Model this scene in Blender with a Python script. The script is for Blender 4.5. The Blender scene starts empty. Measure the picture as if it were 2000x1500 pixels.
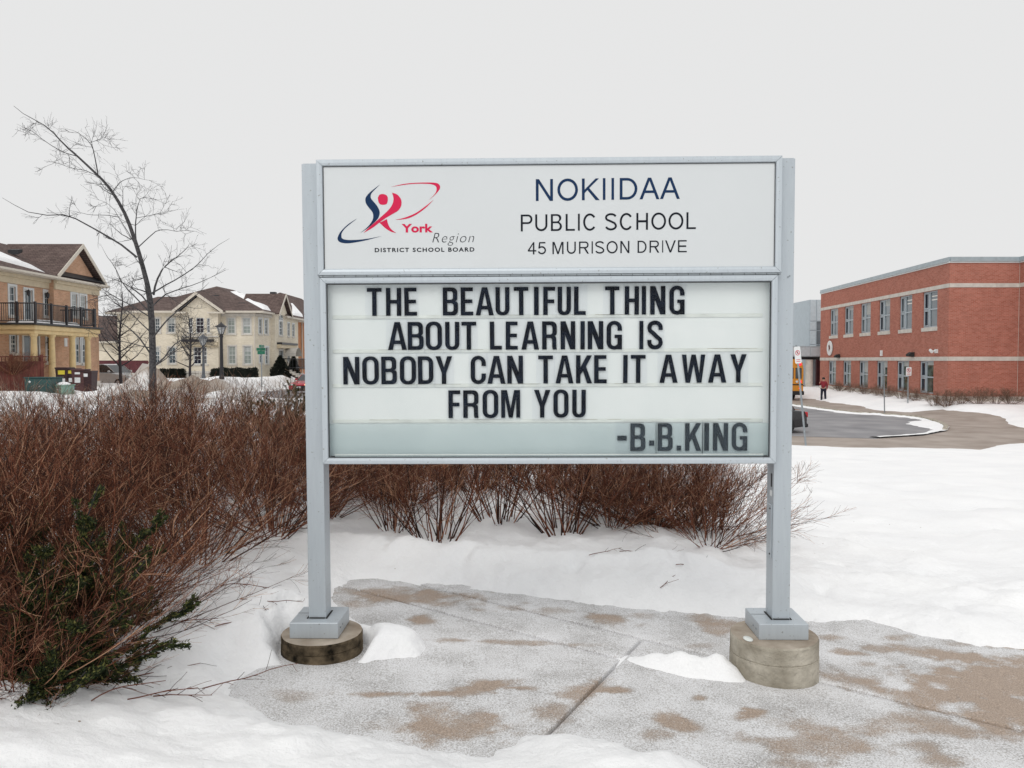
import bpy, math, random
import numpy as np
from mathutils import Vector, Matrix, Euler
from mathutils.geometry import tessellate_polygon

# ------------------------------------------------------------------ camera, world, sun, exposure
SC = bpy.context.scene
COL = SC.collection
F = 1500.0                      # focal length in pixels of the 2000 px wide photograph
CAMZ = 1.6
PITCH = math.radians(1.8)
cd = bpy.data.cameras.new("camera"); cam = bpy.data.objects.new("camera", cd); COL.objects.link(cam)
cd.sensor_width = 36.0; cd.lens = 36.0 * F / 2000.0; cd.clip_start = 0.05; cd.clip_end = 3000
cam.location = (0, 0, CAMZ); cam.rotation_euler = (math.pi / 2 - PITCH, 0, 0)
SC.camera = cam

SUN_EL, SUN_AZ = math.radians(48), math.radians(200)     # sun behind the camera, veiled by cloud
world = bpy.data.worlds.new("World"); SC.world = world; world.use_nodes = True
nt = world.node_tree; nt.nodes.clear()
sky = nt.nodes.new("ShaderNodeTexSky"); sky.sky_type = 'NISHITA'; sky.sun_disc = False
sky.sun_elevation = SUN_EL; sky.sun_rotation = SUN_AZ
bg1 = nt.nodes.new("ShaderNodeBackground"); bg1.inputs[1].default_value = 0.1
bg2 = nt.nodes.new("ShaderNodeBackground"); bg2.inputs[0].default_value = (0.805, 0.805, 0.803, 1); bg2.inputs[1].default_value = 1.0
mx = nt.nodes.new("ShaderNodeMixShader"); mx.inputs[0].default_value = 0.985       # closed cloud cover
out = nt.nodes.new("ShaderNodeOutputWorld")
nt.links.new(sky.outputs[0], bg1.inputs[0]); nt.links.new(bg1.outputs[0], mx.inputs[1])
nt.links.new(bg2.outputs[0], mx.inputs[2]); nt.links.new(mx.outputs[0], out.inputs[0])
sd = bpy.data.lights.new("sun", 'SUN'); sd.energy = 1.1; sd.angle = math.radians(35); sd.color = (1, 0.97, 0.93)
sun = bpy.data.objects.new("sun", sd); COL.objects.link(sun)
sdir = Vector((math.sin(SUN_AZ) * math.cos(SUN_EL), math.cos(SUN_AZ) * math.cos(SUN_EL), math.sin(SUN_EL)))
sun.rotation_euler = sdir.to_track_quat('Z', 'Y').to_euler(); sun.location = (0, -5, 12)
SC.view_settings.view_transform = 'Standard'; SC.view_settings.look = 'None'
SC.view_settings.exposure = 0.0; SC.view_settings.gamma = 1.0; SC.view_settings.use_curve_mapping = False
SC.render.engine = 'CYCLES'; SC.cycles.use_denoising = True
SC.cycles.max_bounces = 6; SC.cycles.diffuse_bounces = 3; SC.cycles.transparent_max_bounces = 12

# ------------------------------------------------------------------ helpers
random.seed(7)
PI = math.pi
CR = Euler((math.pi / 2 - PITCH, 0, 0)).to_matrix()
def ray(px, py): return CR @ Vector(((px - 1000) / F, (750 - py) / F, -1.0))
def P(px, py, Y):                       # point of the place seen at a photo pixel, at distance Y
    d = ray(px, py); return Vector((0, 0, CAMZ)) + d * (Y / d.y)
def G(px, py, z=0.0):                   # same, where the line of sight meets the height z
    d = ray(px, py); return Vector((0, 0, CAMZ)) + d * ((z - CAMZ) / d.z)

def ss(a, b, x):
    t = np.clip((np.asarray(x, float) - a) / (b - a), 0, 1); return t * t * (3 - 2 * t)

_rs = np.random.RandomState(3); _tab = _rs.rand(256, 256)
def vnoise(x, y):
    xi = np.floor(x).astype(int); yi = np.floor(y).astype(int); fx = x - xi; fy = y - yi
    fx = fx * fx * (3 - 2 * fx); fy = fy * fy * (3 - 2 * fy)
    a = _tab[xi % 256, yi % 256]; b = _tab[(xi + 1) % 256, yi % 256]; c = _tab[xi % 256, (yi + 1) % 256]; d = _tab[(xi + 1) % 256, (yi + 1) % 256]
    return (a * (1 - fx) + b * fx) * (1 - fy) + (c * (1 - fx) + d * fx) * fy - 0.5
def fbm(x, y, o=4):
    x = np.asarray(x, float); y = np.asarray(y, float); s = 0; a = 1.0
    for i in range(o):
        s = s + a * vnoise(x + 17.3 * i, y + 5.1 * i); x = x * 2.03; y = y * 2.03; a *= 0.5
    return s

def tag(o, label=None, cat=None, group=None, kind=None):
    if label: o['label'] = label
    if cat: o['category'] = cat
    if group: o['group'] = group
    if kind: o['kind'] = kind
    return o
ORG = {}
def empty(name, loc=(0, 0, 0), label=None, cat=None, group=None, kind=None, local=False, rz=0):
    o = bpy.data.objects.new(name, None); COL.objects.link(o); o.location = loc; o.rotation_euler = (0, 0, rz)
    o.empty_display_size = 0.2
    ORG[o.name] = Vector((0, 0, 0)) if local else Vector(loc)
    return tag(o, label, cat, group, kind)
def link(name, me, mat, parent=None):
    o = bpy.data.objects.new(name, me); COL.objects.link(o)
    if mat and not me.materials: me.materials.append(mat)
    if parent: o.parent = parent; ORG[o.name] = ORG[parent.name]
    else: ORG[o.name] = Vector((0, 0, 0))
    return o
def copy_tree(o, parent=None):
    c = o.copy(); COL.objects.link(c)
    if parent: c.parent = parent
    for ch in o.children: copy_tree(ch, c)
    return c

class MB:
    def __init__(s): s.v = []; s.f = []
    def add(s, vs, fs):
        n = len(s.v); s.v += [tuple(v) for v in vs]; s.f += [tuple(i + n for i in f) for f in fs]; return s
    def box(s, a, b, M=None):
        x0, y0, z0 = a; x1, y1, z1 = b
        vs = [Vector(p) for p in ((x0, y0, z0), (x1, y0, z0), (x1, y1, z0), (x0, y1, z0), (x0, y0, z1), (x1, y0, z1), (x1, y1, z1), (x0, y1, z1))]
        if M: vs = [M @ v for v in vs]
        return s.add(vs, [(0, 3, 2, 1), (4, 5, 6, 7), (0, 1, 5, 4), (1, 2, 6, 5), (2, 3, 7, 6), (3, 0, 4, 7)])
    def bbox(s, a, b, r=0.01, M=None):          # box with chamfered edges
        x0, y0, z0 = a; x1, y1, z1 = b; vs = []
        for k, (e, z) in enumerate(((r, z0), (0, z0 + r), (0, z1 - r), (r, z1))):
            for (x, y) in ((x0 + e, y0 + e + (r if e == 0 else 0)), (x0 + e + r, y0 + e), (x1 - e - r, y0 + e), (x1 - e, y0 + e + r),
                           (x1 - e, y1 - e - r), (x1 - e - r, y1 - e), (x0 + e + r, y1 - e), (x0 + e, y1 - e - r)):
                vs.append(Vector((x, y, z)))
        if M: vs = [M @ v for v in vs]
        fs = [tuple(range(7, -1, -1)), tuple(range(24, 32))]
        for k in range(3):
            for i in range(8): fs.append((k * 8 + i, k * 8 + (i + 1) % 8, k * 8 + 8 + (i + 1) % 8, k * 8 + 8 + i))
        return s.add(vs, fs)
    def tube(s, pts, rad, n=8, cap=True):
        pts = [Vector(p) for p in pts]; rad = rad if hasattr(rad, '__len__') else [rad] * len(pts); vs = []
        for i, p in enumerate(pts):
            t = (pts[min(i + 1, len(pts) - 1)] - pts[max(i - 1, 0)]).normalized()
            a = t.cross(Vector((0, 0, 1)) if abs(t.z) < 0.9 else Vector((1, 0, 0))).normalized(); b = t.cross(a)
            for k in range(n):
                q = 2 * PI * k / n; vs.append(p + (a * math.cos(q) + b * math.sin(q)) * rad[i])
        fs = [(i * n + k, i * n + (k + 1) % n, (i + 1) * n + (k + 1) % n, (i + 1) * n + k) for i in range(len(pts) - 1) for k in range(n)]
        if cap: fs += [tuple(range(n - 1, -1, -1)), tuple(range((len(pts) - 1) * n, len(pts) * n))]
        return s.add(vs, fs)
    def lathe(s, c, prof, n=16):
        c = Vector(c); return s.tube([c + Vector((0, 0, z)) for r, z in prof], [max(r, 1e-4) for r, z in prof], n)
    def ell(s, c, r, n=12, m=8):
        c = Vector(c); vs = []; 
        for j in range(m + 1):
            t = PI * j / m
            for k in range(n):
                q = 2 * PI * k / n; vs.append((c.x + r[0] * math.sin(t) * math.cos(q) + 0, c.y + r[1] * math.sin(t) * math.sin(q), c.z + r[2] * math.cos(t) + 0))
        return s.add(vs, [(j * n + k, (j + 1) * n + k, (j + 1) * n + (k + 1) % n, j * n + (k + 1) % n) for j in range(m) for k in range(n)])
    def poly(s, pts, thick=None):               # polygon, or slab when thick (vector) is given
        pts = [Vector(p) for p in pts]; n = len(pts)
        if thick is None: return s.add(pts, [tuple(range(n))])
        t = Vector(thick); return s.add(pts + [p + t for p in pts], [tuple(range(n)), tuple(range(2 * n - 1, n - 1, -1))] + [(i, i + n, (i + 1) % n + n, (i + 1) % n) for i in range(n)])
    def shape(s, contours, y0, y1, xf=None):    # flat contours (x,z), extruded along y; holes allowed
        cs = [[Vector((p[0], p[1], 0)) for p in c] for c in contours]
        tri = tessellate_polygon(cs); fl = [p for c in cs for p in c]; n = len(fl)
        vs = [Vector((p.x, y0, p.y)) for p in fl] + [Vector((p.x, y1, p.y)) for p in fl]
        fs = []
        for a, b, c in tri:
            A, B, C = fl[a], fl[b], fl[c]
            if (B - A).cross(C - A).z < 0: b, c = c, b
            fs += [(a, b, c), (a + n, c + n, b + n)]
        k = 0
        for c in cs:
            m = len(c); fs += [(k + i, k + (i + 1) % m, k + (i + 1) % m + n, k + i + n) for i in range(m)]; k += m
        if xf: vs = [xf @ v for v in vs]
        return s.add(vs, fs)
    def build(s, name, mat, parent=None, smooth=False, org=None):
        o0 = ORG[parent.name] if parent else Vector(org or (0, 0, 0))
        me = bpy.data.meshes.new(name); me.from_pydata([(v[0] - o0[0], v[1] - o0[1], v[2] - o0[2]) for v in s.v], [], s.f)
        if smooth: me.polygons.foreach_set("use_smooth", [True] * len(me.polygons))
        me.update(); o = link(name, me, mat, parent)
        if not parent and org is not None: o.location = org
        return o

def mesh_np(name, V, Q, smooth=False):
    V = np.ascontiguousarray(V, np.float32).reshape(-1, 3); Q = np.ascontiguousarray(Q, np.int32); k = Q.shape[1]
    me = bpy.data.meshes.new(name); me.vertices.add(len(V)); me.vertices.foreach_set("co", V.ravel())
    me.loops.add(Q.size); me.loops.foreach_set("vertex_index", Q.ravel())
    me.polygons.add(len(Q)); me.polygons.foreach_set("loop_start", np.arange(0, Q.size, k, dtype=np.int32))
    if smooth: me.polygons.foreach_set("use_smooth", np.ones(len(Q), bool))
    me.update(calc_edges=True); return me

# ---- branch generation (numpy)
def tubes(Pn, R, sides=3):
    N, K, _ = Pn.shape
    T = np.gradient(Pn, axis=1); T /= np.linalg.norm(T, axis=2, keepdims=True) + 1e-9
    ref = np.where(np.abs(T[..., 2:3]) < 0.8, np.array([0, 0, 1.0]), np.array([1.0, 0, 0]))
    A = np.cross(T, ref); A /= np.linalg.norm(A, axis=2, keepdims=True) + 1e-9; B = np.cross(T, A)
    q = np.arange(sides) * 2 * np.pi / sides
    V = Pn[:, :, None, :] + R[:, :, None, None] * (A[:, :, None, :] * np.cos(q)[None, None, :, None] + B[:, :, None, :] * np.sin(q)[None, None, :, None])
    base = (np.arange(N)[:, None, None] * K + np.arange(K - 1)[None, :, None]) * sides
    k = np.arange(sides)[None, None, :]; k2 = (k + 1) % sides
    Q = np.stack([base + k, base + k2, base + sides + k2, base + sides + k], -1).reshape(-1, 4)
    return V.reshape(-1, 3), Q
def join_np(parts):
    Vs, Qs, n = [], [], 0
    for V, Q in parts: Vs.append(V); Qs.append(Q + n); n += len(V)
    return np.concatenate(Vs), np.concatenate(Qs)
def grow(rs, P0, D0, L, K, wig, up, r0, r1, zig=0.0):
    N = len(P0); D = D0 / (np.linalg.norm(D0, axis=1, keepdims=True) + 1e-9); pts = [P0]; step = (L / (K - 1))[:, None]
    z1 = rs.normal(size=(N, 3)); z1 -= (z1 * D).sum(1, keepdims=True) * D; z1 /= np.linalg.norm(z1, axis=1, keepdims=True) + 1e-9
    for i in range(K - 1):
        D = D + rs.normal(0, wig, (N, 3)) + np.array([0, 0, up]) + z1 * zig * (1 if i % 2 else -1)
        D /= np.linalg.norm(D, axis=1, keepdims=True) + 1e-9
        pts.append(pts[-1] + D * step)
    t = np.linspace(0, 1, K)[None, :]
    return np.stack(pts, 1), r0[:, None] * (1 - t) + r1[:, None] * t
def kids(rs, Pn, R, n, t0, t1, l0, l1, ang, K, wig, up, rf=0.6, rend=0.4, zig=0.0, taper=0.5, rmin=0.0015):
    N, K0, _ = Pn.shape; idx = np.repeat(np.arange(N), n); M = len(idx)
    t = (t0 + (t1 - t0) * rs.rand(M)) * (K0 - 1); i = np.minimum(t.astype(int), K0 - 2); f = (t - i)[:, None]
    a, b = Pn[idx, i], Pn[idx, i + 1]; p = a * (1 - f) + b * f; T = b - a; T /= np.linalg.norm(T, axis=1, keepdims=True) + 1e-9
    r = R[idx, i] * (1 - f[:, 0]) + R[idx, i + 1] * f[:, 0]
    pr = rs.normal(size=(M, 3)); pr -= (pr * T).sum(1, keepdims=True) * T; pr /= np.linalg.norm(pr, axis=1, keepdims=True) + 1e-9
    an = ang * (0.6 + 0.8 * rs.rand(M))[:, None]; D = T * np.cos(an) + pr * np.sin(an)
    L = (l0 + (l1 - l0) * rs.rand(M)) * (1 - taper * t / (K0 - 1))
    rr = np.maximum(r * rf, rmin)
    return grow(rs, p, D, L, K, wig, up, rr, np.maximum(rr * rend, rmin * 0.7), zig)

# ------------------------------------------------------------------ materials
def nn(nt, t, **k):
    n = nt.nodes.new(t)
    for a, b in k.items(): setattr(n, a, b)
    return n
def base_mat(name):
    m = bpy.data.materials.new(name); m.use_nodes = True; return m, m.node_tree, m.node_tree.nodes["Principled BSDF"]
def mat(name, c, rough=0.6, metal=0.0, var=0.15, scale=4.0, bump=0.0, bscale=30.0, c2=None, spec=0.5, coat=0.0):
    m, t, b = base_mat(name); L = t.links.new
    b.inputs['Roughness'].default_value = rough; b.inputs['Metallic'].default_value = metal
    b.inputs['Specular IOR Level'].default_value = spec; b.inputs['Coat Weight'].default_value = coat
    tc = nn(t, "ShaderNodeTexCoord"); nz = nn(t, "ShaderNodeTexNoise"); nz.inputs['Scale'].default_value = scale; nz.inputs['Detail'].default_value = 6
    L(tc.outputs['Object'], nz.inputs['Vector'])
    rp = nn(t, "ShaderNodeValToRGB"); rp.color_ramp.elements[0].position = 0.3; rp.color_ramp.elements[1].position = 0.7
    ca = tuple(x * (1 - var) for x in c); cb = c2 or tuple(min(1, x * (1 + var)) for x in c)
    rp.color_ramp.elements[0].color = (*ca, 1); rp.color_ramp.elements[1].color = (*cb, 1)
    L(nz.outputs[0], rp.inputs[0]); L(rp.outputs[0], b.inputs['Base Color'])
    if bump:
        n2 = nn(t, "ShaderNodeTexNoise"); n2.inputs['Scale'].default_value = bscale; n2.inputs['Detail'].default_value = 5
        bp = nn(t, "ShaderNodeBump"); bp.inputs['Strength'].default_value = bump; bp.inputs['Distance'].default_value = 0.02
        L(tc.outputs['Object'], n2.inputs['Vector']); L(n2.outputs[0], bp.inputs['Height']); L(bp.outputs[0], b.inputs['Normal'])
    return m
def brick_mat(name, c1, c2, mortar, bw=0.22, rh=0.076, ms=0.007, patch=0.25):
    m, t, b = base_mat(name); L = t.links.new; b.inputs['Roughness'].default_value = 0.9; b.inputs['Specular IOR Level'].default_value = 0.2
    g = nn(t, "ShaderNodeNewGeometry"); sp = nn(t, "ShaderNodeSeparateXYZ"); L(g.outputs['Position'], sp.inputs[0])
    ad = nn(t, "ShaderNodeMath"); L(sp.outputs[0], ad.inputs[0]); L(sp.outputs[1], ad.inputs[1])
    cb = nn(t, "ShaderNodeCombineXYZ"); L(ad.outputs[0], cb.inputs[0]); L(sp.outputs[2], cb.inputs[1])
    br = nn(t, "ShaderNodeTexBrick"); L(cb.outputs[0], br.inputs['Vector'])
    br.inputs['Color1'].default_value = (*c1, 1); br.inputs['Color2'].default_value = (*c2, 1); br.inputs['Mortar'].default_value = (*mortar, 1)
    br.inputs['Scale'].default_value = 1; br.inputs['Brick Width'].default_value = bw; br.inputs['Row Height'].default_value = rh; br.inputs['Mortar Size'].default_value = ms
    nz = nn(t, "ShaderNodeTexNoise"); nz.inputs['Scale'].default_value = 1.3; nz.inputs['Detail'].default_value = 8; nz.inputs['Roughness'].default_value = 0.7; L(g.outputs['Position'], nz.inputs['Vector'])
    mr = nn(t, "ShaderNodeMapRange"); mr.inputs[1].default_value = 0.3; mr.inputs[2].default_value = 0.7; mr.inputs[3].default_value = 1 - patch; mr.inputs[4].default_value = 1 + patch * 0.6
    L(nz.outputs[0], mr.inputs[0]); ml = nn(t, "ShaderNodeVectorMath", operation='SCALE'); L(br.outputs[0], ml.inputs[0]); L(mr.outputs[0], ml.inputs['Scale'])
    L(ml.outputs[0], b.inputs['Base Color'])
    return m
def shingle_mat(name, c, c2):
    return brick_mat(name, c, c2, tuple(x * 0.55 for x in c), 0.32, 0.11, 0.012, 0.3)
def twig_mat(name, ca, cb, cc):
    m, t, b = base_mat(name); L = t.links.new; b.inputs['Roughness'].default_value = 0.75; b.inputs['Specular IOR Level'].default_value = 0.25
    g = nn(t, "ShaderNodeNewGeometry"); rp = nn(t, "ShaderNodeValToRGB"); e = rp.color_ramp.elements
    e[0].color = (*ca, 1); e[1].color = (*cc, 1); x = e.new(0.40); x.color = (*[q * .42 for q in cb], 1); x = e.new(0.76); x.color = (*[q * 1.35 for q in cb], 1)
    L(g.outputs['Random Per Island'], rp.inputs[0]); L(rp.outputs[0], b.inputs['Base Color']); return m
def glass_mat(name, fac=0.08, tint=(0.93, 0.97, 0.96)):
    m = bpy.data.materials.new(name); m.use_nodes = True; t = m.node_tree; t.nodes.clear(); L = t.links.new
    o = nn(t, "ShaderNodeOutputMaterial"); a = nn(t, "ShaderNodeBsdfTransparent"); a.inputs[0].default_value = (*tint, 1)
    gl = nn(t, "ShaderNodeBsdfGlossy"); gl.inputs['Roughness'].default_value = 0.02
    mxx = nn(t, "ShaderNodeMixShader"); fr = nn(t, "ShaderNodeFresnel"); fr.inputs[0].default_value = 1.45
    md = nn(t, "ShaderNodeMath", operation='MULTIPLY'); md.inputs[1].default_value = fac / 0.04
    L(fr.outputs[0], md.inputs[0]); L(md.outputs[0], mxx.inputs[0]); L(a.outputs[0], mxx.inputs[1]); L(gl.outputs[0], mxx.inputs[2]); L(mxx.outputs[0], o.inputs[0]); return m

M = {}
def alu_mat(nm='brushed_aluminium', k=1.0):
    m, t, b = base_mat(nm); L = t.links.new
    b.inputs['Metallic'].default_value = 0.35; b.inputs['Roughness'].default_value = 0.42
    tc = nn(t, "ShaderNodeTexCoord"); mp = nn(t, "ShaderNodeMapping"); mp.inputs['Scale'].default_value = (14, 14, 1.2); L(tc.outputs['Object'], mp.inputs[0])
    nz = nn(t, "ShaderNodeTexNoise"); nz.inputs['Scale'].default_value = 5; nz.inputs['Detail'].default_value = 8; nz.inputs['Roughness'].default_value = .65; L(mp.outputs[0], nz.inputs['Vector'])
    rp = nn(t, "ShaderNodeValToRGB"); rp.color_ramp.elements[0].position = .3; rp.color_ramp.elements[1].position = .7
    rp.color_ramp.elements[0].color = (.455 * k, .50 * k, .54 * k, 1); rp.color_ramp.elements[1].color = (.50 * k, .55 * k, .585 * k, 1); L(nz.outputs[0], rp.inputs[0])
    # tiny dark specks and scuffs
    n3 = nn(t, "ShaderNodeTexNoise"); n3.inputs['Scale'].default_value = 70; n3.inputs['Detail'].default_value = 3; L(tc.outputs['Object'], n3.inputs['Vector'])
    r3 = nn(t, "ShaderNodeValToRGB"); r3.color_ramp.elements[0].position = .27; r3.color_ramp.elements[1].position = .33; r3.color_ramp.elements[0].color = (.45, .42, .36, 1); r3.color_ramp.elements[1].color = (1, 1, 1, 1); L(n3.outputs[0], r3.inputs[0])
    ml = nn(t, "ShaderNodeMix", data_type='RGBA', blend_type='MULTIPLY'); ml.inputs[0].default_value = .75
    L(rp.outputs[0], ml.inputs[6]); L(r3.outputs[0], ml.inputs[7]); L(ml.outputs[2], b.inputs['Base Color'])
    mr = nn(t, "ShaderNodeMapRange"); mr.inputs[3].default_value = .34; mr.inputs[4].default_value = .52; L(nz.outputs[0], mr.inputs[0]); L(mr.outputs[0], b.inputs['Roughness'])
    return m
M['alu'] = alu_mat(); M['rail'] = alu_mat('anodised_frame_rail', 1.10)
M['panel'] = mat("white_sign_acrylic", (.64, .668, .68), .4, var=.015, scale=1.5)
M['backpanel'] = mat("milky_back_panel", (.75, .79, .79), .5, var=.03, scale=3, c2=(.80, .825, .825))
M['black'] = mat("black_letter_film", (.006, .008, .016), .35, var=.5, scale=18, c2=(.010, .016, .030), spec=.08)
M['navy'] = mat("navy_print", (.008, .03, .085), .5, var=.1, spec=.15)
M['ink'] = mat("dark_print", (.008, .011, .018), .5, var=.1, spec=.15)
M['crimson'] = mat("crimson_print", (.62, .02, .08), .5, var=.05, spec=.15)
M['tile'] = glass_mat("clear_letter_tile", .002, (.982, .984, .990))
M['glass'] = glass_mat("sign_glass", .006, (.992, .998, .996))
M['track'] = mat("clear_letter_track", (.70, .73, .70), .3, var=.12, scale=9)
M['conc'] = mat("footing_concrete", (.33, .29, .22), .9, var=.35, scale=6, bump=1.0, bscale=28, c2=(.54, .50, .42))
M['concdark'] = mat("mossy_footing_concrete", (.018, .015, .010), .95, var=.6, scale=16, bump=1.0, bscale=30, c2=(.17, .13, .085), spec=.1)
M['rubber'] = mat("black_rubber", (.02, .02, .02), .8)
M['dark'] = mat("dark_metal", (.03, .032, .036), .5)
M['iron'] = mat("black_iron", (.018, .018, .022), .45)
M['steel'] = mat("galvanised_steel", (.28, .31, .33), .5, .4, scale=12)
M['whitep'] = mat("white_paint", (.72, .74, .74), .5, var=.06)
M['winframe'] = mat("white_window_frame", (.66, .68, .68), .5, var=.05)
M['pane'] = mat("window_glass", (.06, .085, .10), .04, spec=.9, var=.4, scale=1.2)
M['blindpane'] = mat("window_glass_with_blind", (.30, .35, .33), .12, spec=.8, var=.15, scale=1.5)
M['darkpane'] = mat("dark_window_glass", (.015, .02, .035), .05, spec=.7, var=.4)
M['twig'] = twig_mat("red_brown_twigs", (.010, .006, .005), (.17, .057, .030), (.58, .34, .21))
M['twig2'] = twig_mat("tan_twigs", (.06, .034, .027), (.22, .135, .095), (.42, .31, .22))
M['bark'] = mat("grey_bark", (.035, .037, .045), .9, var=.5, scale=14, bump=.8, bscale=60, c2=(.095, .09, .092))
M['bark2'] = mat("dark_bark", (.03, .026, .03), .9, var=.4, scale=14)
M['needle'] = twig_mat("evergreen_needles", (.004, .011, .004), (.036, .052, .014), (.20, .185, .055))
M['hedge'] = twig_mat("dark_hedge_leaves", (.004, .006, .004), (.010, .014, .010), (.018, .024, .014))
# ------------------------------------------------------------------ ground
def hb(x, y):                            # height of the bare ground
    x = np.asarray(x, float); y = np.asarray(y, float)
    near = 0.01 - 0.04 * np.clip(x, -3, 4)
    far = -0.2 + (-0.7) * ss(-22, -19.5, x) + (-0.55) * ss(-8, 6, x)
    far = far + 0.38 * ss(21.5, 25.2, x) * ss(34, 42, y) + 0.75 * ss(-23.0, -21.5, x) * (1 - ss(-19.9, -19.4, x)) * 0
    s = ss(-4, 3, x); a = 20 + (4.5 - 20) * s; b = 46 + (26 - 46) * s
    t = np.clip((y - a) / (b - a), 0, 1); t = t * (1 - s) * (3 * t - 2 * t * t if False else 1) + t * s
    return near * (1 - t) + far * t
def sdf(x, y, poly):                     # signed distance, negative inside
    x = np.asarray(x, float); y = np.asarray(y, float); d = np.full(x.shape, 1e9); ins = np.zeros(x.shape, bool); n = len(poly)
    for i in range(n):
        ax, ay = poly[i]; bx, by = poly[(i + 1) % n]; ex, ey = bx - ax, by - ay; wx, wy = x - ax, y - ay
        t = np.clip((wx * ex + wy * ey) / (ex * ex + ey * ey + 1e-12), 0, 1); d = np.minimum(d, np.hypot(wx - ex * t, wy - ey * t))
        c = ((ay > y) != (by > y)) & (x < (bx - ax) * (y - ay) / (by - ay + 1e-12) + ax); ins ^= c
    return np.where(ins, -d, d)
def pp(l, z=0.0): return [tuple(G(a, b, z)[:2]) for a, b in l]

plaza = pp([(415, 1344), (455, 1318), (560, 1318), (700, 1312), (810, 1290), (820, 1262), (790, 1243), (715, 1238), (672, 1215), (640, 1180), (640, 1162), (700, 1146), (800, 1147),
            (900, 1152), (1000, 1160), (1150, 1176), (1300, 1184), (1440, 1190), (1600, 1196)], 0.0)
plaza += pp([(1700, 1208), (1800, 1236), (1900, 1248), (2000, 1252), (2300, 1262)], -0.07)
plaza += [(5.6, 3.9), (5.6, 1.6)]
plaza += pp([(1480, 1520), (1400, 1497), (1330, 1478), (1250, 1464), (1170, 1440), (1085, 1431), (1020, 1436)], .02) + pp([(950, 1444), (850, 1442), (725, 1421), (640, 1404), (575, 1407), (500, 1386), (440, 1362)], 0.085)
pile1 = G(775, 1268, .03); pile2 = G(1335, 1308, 0.0)
ZR = -1.45
drive = pp([(1560, 779), (1608, 785), (1723, 803), (1777, 808), (1843, 810), (1950, 821), (2000, 836), (2150, 850)], ZR) + [(28, 27.6)] + \
        pp([(2080, 868), (2000, 871), (1950, 871), (1912, 880), (1880, 896), (1763, 893), (1689, 887), (1603, 880), (1500, 872), (1380, 862)], ZR) + [(-4, 62), (16, 63)]
drive2 = [(-4, 60), (16.5, 60), (17.5, 130), (-4, 130)]
street = [(-19.2, 44), (-10.0, 47), (-4, 60), (-2, 62), (-2, 130), (-9.5, 130), (-10, 220), (-19.2, 220)]

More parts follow.
